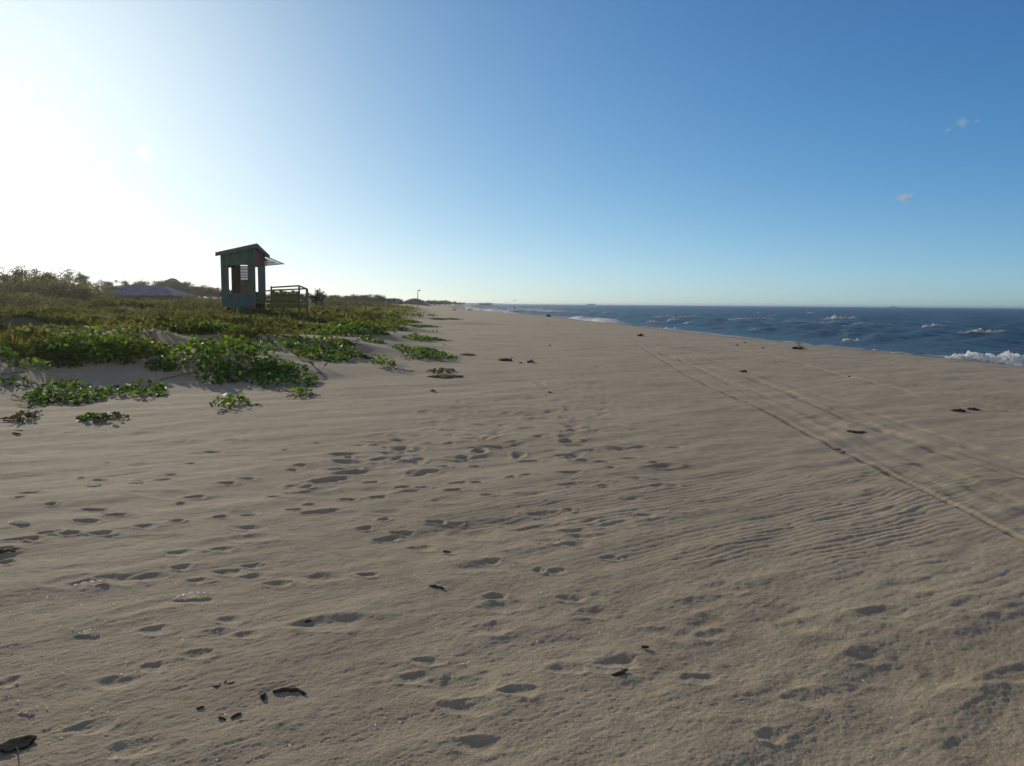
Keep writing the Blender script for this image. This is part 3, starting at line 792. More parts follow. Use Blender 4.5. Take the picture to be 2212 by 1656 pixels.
def limb_tree(seed, height, spread, kind='round'):
    """returns (trunk MB, clusters) for a wind-shaped coastal tree about 1 unit = 1 m"""
    r = np.random.default_rng(seed); mb = MB(); cl = []
    lean = r.uniform(-.12, .12, 2)
    th = height * (.5 if kind != 'spire' else .85)
    pts = [(lean[0] * t * th, lean[1] * t * th, t * th) for t in np.linspace(-.06, 1, 6)]
    r_ = .035 * height + .02
    mb.tube(pts, list(np.linspace(r_, r_ * .5, 6)), 7)
    nl = 7 if kind == 'round' else 9
    for k in range(nl):
        t = r.uniform(.35, 1.0); b = np.array([lean[0] * t * th, lean[1] * t * th, t * th])
        a = k * 2.4 + r.uniform(-.4, .4)
        if kind == 'round':
            ln = spread * r.uniform(.35, .8); e = b + np.array([math.cos(a) * ln, math.sin(a) * ln, height * r.uniform(.12, .42)])
        else:
            ln = spread * r.uniform(.3, .6) * (1.15 - t); e = b + np.array([math.cos(a) * ln, math.sin(a) * ln, height * r.uniform(.05, .2)])
        mid = (b + e) / 2 + r.normal(size=3) * .06 * height
        mb.tube([b, mid, e], [r_ * .45, r_ * .3, r_ * .12], 5)
        for q in range(3):
            c = e + r.normal(size=3) * np.array([.16, .16, .10]) * spread; c[2] = min(c[2], height)
            cl.append((c, spread * r.uniform(.13, .30)))
        cl.append((mid, spread * r.uniform(.12, .2)))
    cl.append((np.array([lean[0] * th, lean[1] * th, height * .88]), spread * .22))
    return mb, cl

def make_tree(name, seed, height, spread, kind, leaf, per):
    r = np.random.default_rng(seed + 5)
    root = empty(name, (0, 0, 0))
    mb, cl = limb_tree(seed, height, spread, kind)
    mb.build('trunk', M['bark'], root, smooth=True)
    V, F, T_ = foliage_clusters(cl, per, leaf, r)
    mesh_np('crown', V, F, M['tree'], parent=root, attrs={'tint': T_})
    return root

def make_shrub(seed, height, spread, leaf=.12, per=170):
    r = np.random.default_rng(seed); root = empty('dune_shrub', (0, 0, 0)); mb = MB(); cl = []
    for k in range(9):
        a = k * 2.4; ln = spread * r.uniform(.15, .5)
        e = np.array([math.cos(a) * ln, math.sin(a) * ln, height * r.uniform(.35, .85)])
        mb.tube([(0, 0, -.1), e * .5 + r.normal(size=3) * .06, e], [.035, .025, .01], 5)
        cl.append((e, spread * r.uniform(.18, .30)))
        cl.append((e * np.array([1.35, 1.35, .5]), spread * r.uniform(.18, .26)))
    mb.build('stem', M['bark'], root)
    V, F, T_ = foliage_clusters(cl, per, leaf, r, up=.35)
    V[:, 2] = np.maximum(V[:, 2], -.05)
    mesh_np('crown', V, F, M['shrub'], parent=root, attrs={'tint': T_})
    return root

def copy_tree(o):
    c = o.copy(); COL.objects.link(c)
    for ch in o.children:
        d = ch.copy(); COL.objects.link(d); d.parent = c
    return c

TREES = [make_tree('coastal_tree', 100 + i, 4.0, 3.4, 'round', .20, 95) for i in range(4)]
SPIRE = [make_tree('casuarina_tree', 200 + i, 4.0, 2.2, 'spire', .16, 120) for i in range(2)]
SHRUB = [make_shrub(300 + i, 1.2, 2.2) for i in range(4)]
used = set()
def put(proto, px, top, dist, label, cat, group, hnat, wide=1.0, sink=.0):
    x, y = at_dist(px, dist); zg = float(H(x, y)) - sink
    hgt = max(z_at(px, top, dist) - zg, .5)
    o = proto if proto.name not in used and not used.add(proto.name) else copy_tree(proto)
    s = hgt / hnat
    o.location = (x, y, zg); o.rotation_euler = (0, 0, random.uniform(0, 6.28)); o.scale = (s * wide, s * wide, s)
    tag(o, label, cat, group)
    return o

near_trees = [
 (12,588,66,0,'low dark tree at the left edge of the ridge, beside taller airy trees'),
 (47,571,62,1,'tall airy tree with open crown, left one of the leafy pair on the left ridge'),
 (76,573,64,2,'tall airy tree, right one of the leafy pair on the left ridge'),
 (103,584,66,3,'thin twiggy tree right of the leafy pair on the left ridge'),
 (228,606,118,0,'small round tree left of the hip roof'),
 (255,601,116,2,'round tree with a forked top standing behind the hip roof'),
 (272,606,120,1,'drooping tree right of the forked one behind the hip roof')]
for px, top, dist, k, lab in near_trees: put(TREES[k], px, top, dist, lab, 'tree', 'trees on the left ridge', 4.35)
put(SPIRE[0], 181, 590, 74, 'narrow tufted tree sticking up left of the hip roof', 'tree', 'trees on the left ridge', 4.2, 1.0)
put(SPIRE[1], 680, 618, 88, 'spiky narrow tree just right of the wooden deck', 'tree', None, 4.2, 1.3)
bank = [(300,611,150),(318,606,150),(335,603,150),(352,602,152),(368,605,150),(385,609,148),(402,613,140),(420,615,138),(438,617,136),(455,619,134),(470,620,132),(488,621,132),
        (590,628,140),(612,630,140),(634,630,142),(655,632,145)]
for i, (px, top, dist) in enumerate(bank):
    put(TREES[i % 4], px, top, dist, 'dark rounded tree in the wooded bank behind the hut' , 'tree', 'wooded bank behind the hut', 4.35, 1.7)
line = [(700,639,180),(714,636,190),(728,635,200),(745,637,205),(760,639,215),(772,638,225),(788,636,235),(803,634,240),(815,636,250),(828,639,262),(842,643,275),(856,646,290),
        (868,648,320),(925,647,420),(938,648,450),(950,648,480),(962,649,520),(972,650,560),(984,652,620),(994,653,680)]
for i, (px, top, dist) in enumerate(line):
    put(TREES[(i * 3 + 1) % 4], px, top, dist, 'dark low tree in the far treeline right of the deck', 'tree', 'far treeline along the coast', 4.35, 1.9 + .3 * random.random())
for px, top, dist, lab in ((1041,654.6,900,'lone dark bush at the far end of the beach, left one'),(1056,654.4,950,'lone dark bush at the far end of the beach, nearer the water')):
    put(SHRUB[2], px, top, dist, lab, 'bush', 'bushes at the far end of the beach', 1.3, 1.3)

shr = []
rs = random.Random(4)
for px, top, dist in [(5,612,54),(40,603,56),(75,600,58),(110,602,60),(140,603,62),(165,608,60),(192,617,66),(30,628,44),(90,634,42),(150,640,44),(215,642,48),(270,646,50),(330,644,54),(385,640,60),(430,640,62),(470,644,58),
        (20,672,26),(60,655,34),(130,655,36),(300,668,36),(345,664,38),(250,660,40),(400,676,38),(455,668,42),(700,640,120),(730,645,115),(760,648,125),(795,649,130),(830,651,140),(690,655,70),(740,660,64),(790,668,58)]:
    shr.append((px, top, dist))
where = ['at the left edge of the ridge','under the airy pair of trees','below the airy pair, on the skyline','right of the airy pair, on the skyline','on the skyline beside the twiggy tree','left of the narrow tufted tree','under the narrow tufted tree',
 'low on the left slope','on the left slope above the sandy hollow','mid slope left of the hip roof','just below the left end of the hip roof','below the middle of the hip roof','below the right end of the hip roof','right of the hip roof','on the bank left of the hut','directly left of the hut',
 'crowning the dark mound at the left edge','behind the dark mound at the left edge','right of the dark mound, on the slope','above the long mound, left of the hut','above the long mound, nearer the hut','in the hollow below the hip roof','on the long mound left of the hut foot','at the foot of the hut, left side',
 'right of the spiky tree','below the far treeline, first right of the deck','below the far treeline, second right of the deck','below the far treeline, third right of the deck','below the far treeline, near the lamp pole','beyond the deck legs','right of the deck on the grassy dune','on the seaward grassy dune']
for i, (px, top, dist) in enumerate(shr):
    put(SHRUB[i % 4], px, top, dist, 'olive dune shrub ' + where[i], 'shrub', 'shrubs on the dunes', 1.25, rs.uniform(.9, 1.5))

# scrub-covered hill far along the coast
def hill(px0, px1, top, dist, seed):
    xa, _ = at_dist(px0, dist); xb, _ = at_dist(px1, dist)
    cx = (xa + xb) / 2; Lx = (xb - xa) / 2
    u = np.linspace(-1.15, 1.15, 60); v = np.linspace(-1.15, 1.15, 34)
    U, V_ = np.meshgrid(u, v, indexing='ij')
    gx = cx + U * Lx; gy = dist + 8 + V_ * Lx * .8
    zt = z_at((px0 + px1) / 2, top, dist)
    q = U * U + V_ * V_
    base = H(gx, gy)
    z = base - .5 + (zt - 1.5 + .5) * np.clip(np.exp(-q * 2.0) - .07, 0, 1) / .93 + .35 * fbm(gx * .3, gy * .3, seed, 3) * np.exp(-q * 1.5)
    n, m_ = U.shape
    i = np.arange(n - 1)[:, None]; j = np.arange(m_ - 1)[None]
    F = np.stack([i * m_ + j, (i + 1) * m_ + j, (i + 1) * m_ + j + 1, i * m_ + j + 1], -1).reshape(-1, 4)
    tag(mesh_np('hill', np.stack([gx, gy, z], -1).reshape(-1, 3), F, M['hill'], smooth=True), kind='structure')
hill(850, 935, 640.5, 400, 701)
hill(285, 400, 604.5, 175, 705)

# ------------------------------------------------------------------ lifeguard hut on the dune
def build_hut():
    D0 = 50.0
    sc = D0 / FPX                       # metres per picture unit there
    nx, ny = at_dist(552.5, D0)         # the near corner
    zb = z_at(552.5, 672, D0)
    gz = float(H(nx, ny)); 
    root = empty('lifeguard_hut', (nx, ny, zb))
    yaw = math.radians(-18) 
    cam_az = math.atan2(nx, ny)
    # local axes: U runs left along the near face, V runs back along the seaward face
    th = -cam_az
    vx = np.array([math.cos(th), math.sin(th)]); vy = np.array([-math.sin(th), math.cos(th)])    # across / away from the viewer
    U = -(vx * math.cos(.305) - vy * math.sin(.305)); V = vx * math.sin(.305) + vy * math.cos(.305)
    W = 2.15
    def P(u, v, z): return (U[0] * u + V[0] * v, U[1] * u + V[1] * v, z)
    def slab(mb, u0, u1, v0, v1, z0, z1):
        mb.poly([P(u0, v0, z0), P(u1, v0, z0), P(u1, v1, z0), P(u0, v1, z0)], (0, 0, z1 - z0))
    t = .07
    EV, RG = 3.58, 4.06                  # eaves at the side corners, ridge over the near and far corners
    zt = lambda u, v: RG - (RG - EV) * max(u, v) / W - .05
    def wall_poly(name, mat, pts_uv, axis, off, thick=t):
        """polygon in (s, z) on the plane axis: 'u' = near face v=off, 'v' = seaward face u=off"""
        mb = MB()
        for pts in pts_uv:
            if axis == 'u': mb.poly([P(s, off, z) for s, z in pts], tuple(V[i] * thick if i < 2 else 0 for i in range(3)))
            else: mb.poly([P(off, s, z) for s, z in pts], tuple(U[i] * thick if i < 2 else 0 for i in range(3)))
        return mb.build(name, mat, root)
    W0, W1, Z0, Z1 = .42, 1.72, 1.06, 2.98          # near window opening
    # near face: lower panel, jambs, head
    wall_poly('wall_panel', M['blue'], [[(.28, -.5), (W - .04, -.5), (W - .04, 1.0), (.28, 1.0)]], 'u', -.004)
    wall_poly('wall', M['grey'], [
        [(0, -.5), (.28, -.5), (.28, 1.0), (0, 1.0)], [(W - .04, -.5), (W, -.5), (W, 1.0), (W - .04, 1.0)],
        [(0, 1.0), (W, 1.0), (W, Z0), (0, Z0)],
        [(0, Z0), (W0, Z0), (W0, Z1), (0, Z1)], [(W1, Z0), (W, Z0), (W, Z1), (W1, Z1)]], 'u', 0)
    wall_poly('gable_board', M['teal'], [[(0, Z1), (W, Z1), (W, zt(W, 0)), (0, zt(0, 0))]], 'u', 0)
    # seaward face
    wall_poly('wall', M['grey'], [
        [(t, 0.55), (.42, .55), (.42, 1.2), (t, 1.2)], 
        [(.76, .55), (W, .55), (W, 2.83), (.76, 2.83)], [(.42, .55), (.76, .55), (.76, 1.2), (.42, 1.2)], [(t, 2.75), (.76, 2.75), (.76, 2.83), (t, 2.83)]], 'v', 0)
    wall_poly('gable_board', M['red'], [[(t, 2.83), (W, 2.83), (W, zt(0, W)), (t, zt(0, t))]], 'v', 0)
    # back face, mostly open: dark board, tan board, slats
    wall_poly('wall', M['grey'], [[(t, -.3), (W, -.3), (W, 1.0), (t, 1.0)], [(t, 2.95), (W, 2.95), (W, zt(W, W)), (t, zt(t, W))],
              [(t, 1.0), (.28, 1.0), (.28, 2.95), (t, 2.95)], [(.76, 1.0), (1.10, 1.0), (1.10, 2.95), (.76, 2.95)]], 'u', W - t)
    wall_poly('board', M['brown'], [[(1.62, 1.0), (W, 1.0), (W, 2.95), (1.62, 2.95)]], 'u', W - t)
    wall_poly('board', M['tan'], [[(1.10, 1.0), (1.62, 1.0), (1.62, 2.02), (1.10, 2.02)]], 'u', W - t)
    wall_poly('sky_backing', M['sheet'], [[(1.10, 2.03), (1.62, 2.03), (1.62, 2.90), (1.10, 2.90)]], 'u', W - t + .045, .006)  # pale backing added behind the slats, its tone stands in for sky seen through
    wall_poly('louver', M['steel'], [[(1.10, z), (1.62, z), (1.62, z + .05), (1.10, z + .05)] for z in (2.12, 2.28, 2.46, 2.66, 2.84)], 'u', W - t + .01, .03)
    # landward face with an opening
    wall_poly('wall', M['grey'], [[(t, -.4), (W - t, -.4), (W - t, 1.0), (t, 1.0)], [(t, 2.75), (W - t, 2.75), (W - t, zt(W, W - t)), (t, zt(W, t))],
              [(t, 1.0), (1.25, 1.0), (1.25, 2.75), (t, 2.75)], [(1.9, 1.0), (W - t, 1.0), (W - t, 2.75), (1.9, 2.75)]], 'v', W - t)
    mb = MB(); slab(mb, t, W - t, t, W - t, .45, .53); mb.build('floor', M['olive'], root)
    # near window frame and head board
    mb = MB()
    for a, b in (((W0, Z0), (W1, Z0)), ((W1, Z0), (W1, Z1)), ((W1, Z1), (W0, Z1)), ((W0, Z1), (W0, Z0))):
        mb.bar(P(a[0], -.025, a[1]), P(b[0], -.025, b[1]), .05, .05)
    fr = mb.build('window_frame', M['olive'], root)
    mb = MB(); mb.bar(P(W0 - .05, -.05, Z1 - .06), P(W1 + .05, -.05, Z1 - .06), .09, .14); mb.build('shutter_rail', M['teal'], root)
    # roof: two planes meeting in a ridge on the diagonal
    o = .22
    for nm, pts in (('roof_plane', [(-o, -o), (W + o, -o), (W + o, W + o)]), ('roof_plane', [(-o, -o), (W + o, W + o), (-o, W + o)])):
        mb = MB()
        mb.poly([P(u, v, RG - (RG - EV) * max(u, v) / W + .004) for u, v in pts], (0, 0, .07)); mb.build(nm, M['roof'], root)
    def fascia(a, b):
        mb = MB(); za = RG - (RG - EV) * max(a[0], a[1]) / W; zb_ = RG - (RG - EV) * max(b[0], b[1]) / W
        mb.poly([P(a[0], a[1], za - .16), P(b[0], b[1], zb_ - .16), P(b[0], b[1], zb_ + .085), P(a[0], a[1], za + .085)], tuple((-V * .03 if a[1] == b[1] else -U * .03).tolist()) + (0,))
        mb.build('fascia', M['roof'], root)
    fascia((-o, -o), (W + o, -o)); fascia((-o, -o), (-o, W + o))
    # hatch propped open over the seaward opening, seen nearly edge-on
    hs = empty('hatch', (0, 0, 0)); hs.parent = root
    v0, v1 = 1.72, W + .25
    top, outz, out = 3.50, 3.02, 1.15
    mb = MB(); mb.poly([P(-.06, v0, top), P(-.06 - out, v0, outz), P(-.06 - out, v1, outz), P(-.06, v1, top)], (0, 0, .045)); mb.build('hatch_panel', M['steel'], hs)
    vf = v0 + .04
    mb = MB(); mb.poly([P(-.06, vf, 2.90), P(-.06 - out, vf, outz - .02), P(-.06, vf, top - .06)], tuple((V * .012).tolist()) + (0,)); mb.build('side_sheet', M['sheet'], hs)
    mb = MB(); mb.poly([P(-.07, vf - .02, 3.18), P(-.28, vf - .02, 3.22), P(-.30, vf - .02, 3.30), P(-.16, vf - .02, 3.27), P(-.12, vf - .02, 3.42), P(-.07, vf - .02, 3.44)], tuple((V * .008).tolist()) + (0,)); mb.build('red_mark', M['red'], hs)
    mb = MB(); mb.bar(P(-.06, vf - .03, 2.90), P(-.06 - out, vf - .03, outz), .045, .045); mb.build('prop', M['steel'], hs)
    mb = MB(); mb.bar(P(-.10, vf - .025, 3.08), P(-.75, vf - .025, 3.12), .02, .035); mb.build('batten', M['steel'], hs)
    # stilts under the hut
    for u, v in ((.1, .1), (W - .1, .1), (.1, W - .1), (W - .1, W - .1)):
        x_, y_, _ = P(u, v, 0); mb = MB(); mb.bar(P(u, v, -1.0), P(u, v, .45), .14, .14); mb.build('stilt', M['olive'], root)
    # ---- the deck with railings to seaward
    dk = empty('deck', (0, 0, 0)); dk.parent = root
    def Q(crop_x, depth, z):      # picture column of the enlarged view -> local point at a depth behind the near corner
        px = 444.6 + crop_x * .1296
        x, y = at_dist(px, D0 + depth)
        return (x - nx, y - ny, z)
    zz = lambda c: z_at(600, 505.9 + c * .1296, D0) - zb
    zd = zz(1185)
    A, B, C_, D_ = Q(1010, .25, 0), Q(1690, .1, 0), Q(1560, 1.75, 0), Q(1095, 1.75, 0)
    def raise_(p, z): return (p[0], p[1], z)
    mb = MB(); mb.poly([raise_(p, zd) for p in (A, B, C_, D_)], (0, 0, .06)); mb.build('platform', M['olive'], dk)
    mb = MB()
    for p, q in ((A, B), (B, C_), (C_, D_)): mb.bar(raise_(p, zd - .09), raise_(q, zd - .09), .06, .2)
    mb.build('joist', M['olive'], dk)
    P115 = Q(1115, .22, 0)
    zr_f, zr_b = zz(915), zz(862)
    for p, w_, zt_ in ((B, .13, zr_f), (C_, .10, zr_b), (P115, .09, zz(940)), (D_, .09, zr_b)):
        g_ = float(H(nx + p[0], ny + p[1])) - zb - .3
        mb = MB(); mb.bar(raise_(p, g_), raise_(p, zt_), w_, w_); mb.build('post', M['olive'], dk)
    mb = MB(); mb.bar(raise_(A, zz(950)), raise_(B, zz(908)), .07, .09); mb.build('rail', M['olive'], dk)
    mb = MB(); mb.bar(raise_(D_, zz(885)), raise_(C_, zz(852)), .07, .10); mb.build('rail', M['olive'], dk)
    mb = MB(); mb.bar(raise_(C_, zz(852)), raise_(B, zz(915)), .08, .09); mb.build('rail', M['olive'], dk)
    mb = MB(); mb.bar(raise_(D_, zz(925)), raise_(C_, zz(905)), .04, .05); mb.build('rail', M['olive'], dk)
    for a, b, c0, c1 in ((D_, C_, 1010, 1020), (A, B, 1128, 1128), (D_, C_, 1110, 1110)):
        mb = MB(); mb.bar(raise_(a, zz(c0)), raise_(b, zz(c1)), .035, .14); mb.build('board', M['olive'], dk)
    mb = MB()
    for k in range(7):
        f0, f1 = k / 7 + .005, (k + 1) / 7 - .005
        p0 = [D_[i] + (C_[i] - D_[i]) * f0 for i in range(2)]; p1 = [D_[i] + (C_[i] - D_[i]) * f1 for i in range(2)]
        z1_ = zz(945 + 12 * math.sin(k * 2.1))
        mb.poly([(p0[0], p0[1] - .03, zd + .06), (p1[0], p1[1] - .03, zd + .06), (p1[0], p1[1] - .03, z1_), (p0[0], p0[1] - .03, z1_)], (0, -.02, 0))
    mb.build('back_screen', M['screen'], dk)
    for a, b in ((Q(1345, .15, zz(1260)), Q(1545, .12, zz(1470))), (Q(1345, 1.5, zz(1260)), Q(1600, 1.3, zz(1480))), (Q(1230, .6, zz(1200)), Q(1330, .5, zz(1330)))):
        mb = MB(); mb.bar(a, b, .07, .07); mb.build('brace', M['olive'], dk)
    mb = MB(); mb.box((-.0, 0, 0), (.01, .01, .01)); mb.bm.free()
    # box standing by the doorway
    x_, y_ = Q(920, -.02, 0)[:2]
    mb = MB(); mb.poly([Q(860, -.0, zz(1105)), Q(1000, .02, zz(1105)), Q(1000, .45, zz(1105)), Q(860, .45, zz(1105))], (0, 0, zz(975) - zz(1105))); mb.build('door_board', M['steel'], root)
    tag(root, 'weathered teal hut on stilts with pitched roof, propped hatch and railed deck on the dune', 'lifeguard hut')
build_hut()

# ------------------------------------------------------------------ hip-roofed pavilion half hidden by the dune
def build_pavilion():
    dist = 92.0
    xa, _ = at_dist(203, dist); xb, _ = at_dist(376, dist)
    zr, ze = z_at(290, 616.5, dist), z_at(290, 638, dist)
    xc, w = (xa + xb) / 2, (xb - xa) / 2
    g = float(H(xc, dist + 2)); d = 3.4
    root = empty('beach_pavilion', (xc, dist + d, g))
    mb = MB(); a = ze - g; b = zr - g
    lo = [(-w, -d, a), (w, -d, a), (w, d, a), (-w, d, a)]; hi = [(-w * .42, 0, b), (w * .45, 0, b)]
    v = [mb.bm.verts.new(p) for p in lo + hi]
    for f in ((0, 1, 5, 4), (2, 3, 4, 5), (1, 2, 5), (3, 0, 4), (3, 2, 1, 0)): mb.bm.faces.new([v[i] for i in f])
    mb.build('roof', M['pavroof'], root)
    mb = MB()
    for (p, q) in ((0, 1), (1, 2), (2, 3), (3, 0)):
        A, B = lo[p], lo[q]; mb.bar((A[0], A[1], A[2] - .08), (B[0], B[1], B[2] - .08), .08, .16)
    mb.build('fascia', M['pavwall'], root)
    mb = MB(); mb.box((-w * .8, -d * .5, -1.0), (w * .8, d * .75, a - .17)); mb.build('wall', M['pavwall'], root)
    for k in range(5):
        x = -w * .9 + k * w * .45
        mb = MB(); mb.box((x - .08, -d * .92, -1.5), (x + .08, -d * .92 + .16, a - .17)); mb.build('post', M['pavwall'], root)
    tag(root, 'low building with blue grey hip roof, half sunk behind the left dune', 'building')
build_pavilion()

# ------------------------------------------------------------------ lamp pole, ship, breakwater, person, bird
def build_pole():
    dist = 260.0; x, y = at_dist(902, dist); g = float(H(x, y)); top = z_at(902, 629, dist) - g
    root = empty('lamp_pole', (x, y, g))
    mb = MB(); mb.tube([(0, 0, -.5), (.05, 0, top * .5), (.1, 0, top)], [.14, .12, .10], 8); mb.build('pole', M['steel'], root)
    mb = MB(); mb.bar((.1, 0, top), (.55, 0, top + .12), .12, .12); mb.build('arm', M['steel'], root)
    mb = MB(); mb.box((.25, -.2, top - .02), (.85, .2, top + .35)); mb.build('lamp', M['steel'], root, bevel=.05)
    tag(root, 'tall thin pole with a single lamp head above the far treeline', 'lamp post')
build_pole()
def build_ship():
    dist = 4200.0; x, y = at_dist(1930, dist); s = dist / FPX
    root = empty('ship', (x, y, SEA))
    Lh = 9 * s
    mb = MB(); mb.poly([(-Lh, -4, -.5), (Lh, -4, -.5), (Lh * 1.1, -4, 1.2 * s), (-Lh * 1.05, -4, 1.2 * s)], (0, 8, 0)); mb.build('hull', M['hull'], root)
    mb = MB(); mb.poly([(-3.2 * s, -3, 1.2 * s), (3.2 * s, -3, 1.2 * s), (1.6 * s, -3, 3.0 * s), (-1.4 * s, -3, 3.0 * s)], (0, 6, 0)); mb.build('wheelhouse', M['hull'], root)
    mb = MB(); mb.tube([(0, 0, 3 * s), (0, 0, 5.2 * s)], [.6 * s, .25 * s], 6); mb.build('mast', M['hull'], root)
    tag(root, 'tiny dark ship on the sea horizon', 'ship')
build_ship()
def build_breakwater():
    dist = 2600.0; xa, _ = at_dist(1268, dist); xb, _ = at_dist(1288, dist); zt = z_at(1278, 656.2, dist)
    n = 24; V, F = [], []
    u = np.linspace(0, 1, n)
    top = SEA + (zt - SEA) * (.75 + .3 * noise(u * 9, u * 0, 811)) * np.clip(np.minimum(u, 1 - u) * 9, 0, 1) ** .5
    for k in range(n):
        x = xa + (xb - xa) * u[k]
        V += [(x, dist, SEA - 1), (x, dist + 4, top[k]), (x, dist + 14, top[k]), (x, dist + 20, SEA - 1)]
    for k in range(n - 1):
        for q in range(3): F.append((k * 4 + q, (k + 1) * 4 + q, (k + 1) * 4 + q + 1, k * 4 + q + 1))
    tag(mesh_np('breakwater', np.array(V), np.array(F), M['hull']), 'low dark breakwater on the horizon left of centre sea', 'breakwater')
build_breakwater()
def build_person():
    dist = 330.0; x, y = at_dist(1111, dist); z = SEA - .05
    root = empty('person', (x, y, z))
    bm = bmesh.new(); sk = bm.verts.layers.skin.verify()
    pts = {'pel': (0, 0, .95, .15), 'waist': (0, 0, 1.12, .13), 'chest': (0, 0, 1.36, .16), 'neck': (0, 0, 1.5, .06), 'head': (0, 0, 1.62, .10), 'top': (0, 0, 1.74, .07),
           'lh': (-.1, 0, .88, .09), 'lk': (-.12, -.02, .48, .06), 'la': (-.12, 0, .08, .045), 'rh': (.1, 0, .88, .09), 'rk': (.13, -.05, .48, .06), 'ra': (.16, .05, .08, .045),
           'ls': (-.2, 0, 1.42, .06), 'le': (-.27, 0, 1.15, .045), 'lw': (-.24, -.08, .92, .035), 'rs': (.2, 0, 1.42, .06), 're': (.28, 0, 1.15, .045), 'rw': (.25, -.1, .92, .035)}
    vs = {}
    for k, p in pts.items():
        v = bm.verts.new(p[:3]); v[sk].radius = (p[3], p[3]); vs[k] = v
    vs['pel'][sk].use_root = True
    for a, b in (('pel','waist'),('waist','chest'),('chest','neck'),('neck','head'),('head','top'),('pel','lh'),('lh','lk'),('lk','la'),('pel','rh'),('rh','rk'),('rk','ra'),('chest','ls'),('ls','le'),('le','lw'),('chest','rs'),('rs','re'),('re','rw')):
        bm.edges.new((vs[a], vs[b]))
    me = bpy.data.meshes.new('body'); bm.to_mesh(me); bm.free()
    o = bpy.data.objects.new('body', me); COL.objects.link(o); o.parent = root; me.materials.append(M['skin'])
    o.modifiers.new('skin', 'SKIN'); m = o.modifiers.new('sub', 'SUBSURF'); m.levels = m.render_levels = 1
    mb = MB(); mb.tube([(0, 0, 1.0), (0, 0, 1.2), (0, 0, 1.46)], [.19, .18, .2], 10); mb.build('shirt', M['white'], root)
    mb = MB(); mb.tube([(0, 0, .62), (0, 0, .85), (0, 0, 1.0)], [.22, .21, .19], 10); mb.build('shorts', M['dark'], root)
    tag(root, 'tiny distant person in a white top standing in the far surf', 'person')
build_person()
def build_bird():
    dist = 300.0; x, y = at_dist(1112, dist); z = z_at(1112, 650.5, dist)
    mb = MB(); mb.tube([(-.18, 0, 0), (0, 0, .03), (.22, 0, 0)], [.02, .09, .03], 8)
    for s in (-1, 1): mb.poly([(-.07, 0, .04), (.09, 0, .04), (.05, s * .35, .26), (-.02, s * .62, .20)], (0, 0, .02))
    o = mb.build('bird', M['bird']); o.location = (x, y, z); o.rotation_euler = (0, 0, .9); o.scale = (1.2, 1.2, 1.2)
    tag(o, 'tiny dark bird flying above the distant person', 'bird')
build_bird()

# ------------------------------------------------------------------ things washed up on the beach
def clump(px, py, wpx, label, cat='seaweed', name='seaweed_clump', hk=.35, mat='weed', strands=26, group='seaweed washed up on the beach', seed=0):
    r = random.Random(seed + int(px * 7 + py)); g = ground_at(px, py); dist = math.hypot(g[0], g[1])
    w = wpx * .78 / FPX * dist / 2; mb = MB(); h = w * hk * 1.7
    va = -math.atan2(g[0], g[1])
    for k in range(strands):
        a = r.uniform(0, 6.28); q = r.random() ** .7
        c = Vector((math.cos(a) * w * q * .75, math.sin(a) * w * q * .5, h * (1 - q) * r.uniform(.2, .8)))
        d = Vector((r.uniform(-1, 1), r.uniform(-.7, .7), r.uniform(-.25, .35) * min(1, hk * 5))).normalized() * w * r.uniform(.25, .55)
        m_ = Vector((r.uniform(-.1, .1), r.uniform(-.1, .1), r.uniform(0, .25) * min(1, hk * 5))) * w
        rd = max(w * r.uniform(.05, .11), .004)
        mb.tube([c - d, c - d * .3 + m_, c + d * .4 + m_ * .6, c + d], [rd * .4, rd, rd * .9, rd * .3], 6)
    o = mb.build(name, M[mat], smooth=True); o.location = (g[0], g[1], g[2] + .005); o.rotation_euler = (0, 0, va)
    tag(o, label, cat, group); return o

clump(1384, 727, 22, 'rounded brown seaweed heap alone on the far wet sand', hk=.45)
clump(1722, 755, 34, 'dark seaweed heap with a stick poking up at the sand edge by the water', hk=.22)
clump(1607, 805, 22, 'black seaweed tuft at the head of the pale curved tyre line', hk=.35)
clump(2072, 889, 40, 'long flat black seaweed strand on the right part of the beach, left half', hk=.10)
clump(2103, 886, 32, 'thin curling end of the long black seaweed strand, at its right', hk=.12)
clump(1093, 780, 42, 'wide flat dark seaweed mat in the middle of the beach, left of two lumps', hk=.16)
clump(1124, 785, 12, 'small dark weed lump between the flat mat and the rounded heap', hk=.3)
clump(1147, 784, 26, 'rounded brown seaweed heap with a white scrap, middle of the beach', hk=.32)
clump(935, 846, 16, 'single dark scrap of weed on the bare sand right of the vines', hk=.3)
clump(1608, 741, 10, 'tiny dark weed bit by the water left of the stick heap', hk=.3)
clump(1648, 753, 10, 'small rusty brown weed tuft below the water edge', hk=.4)
clump(1592, 747, 12, 'faint brown weed scrap left of the rusty tuft', hk=.2)
clump(1835, 815, 10, 'small weed stub on the upper tyre track', hk=.4)
clump(1188, 748, 8, 'dark speck of weed farthest up the trodden strip', hk=.5)
clump(965, 815, 100, 'wide brown mat of dry weed and stems below the farthest right vine', hk=.012, strands=40, mat='dryweed')
clump(1008, 768, 46, 'scattered dark twigs at the tip of the green vine patch', hk=.06, strands=18)
clump(12, 1194, 50, 'black tangle of weed cut by the left edge, mid sand', hk=.10)
clump(1187, 849, 12, 'small dark weed bit beside the trodden strip', hk=.3)
clump(982, 671, 14, 'dark drift heap on the farthest sand left of the white box', hk=.2)
clump(1850, 935, 60, 'thin dark weed line along the middle tyre track', hk=.03, strands=14)
clump(1810, 973, 22, 'dark crumbled lump where the tyre line is crossed by prints', hk=.15)

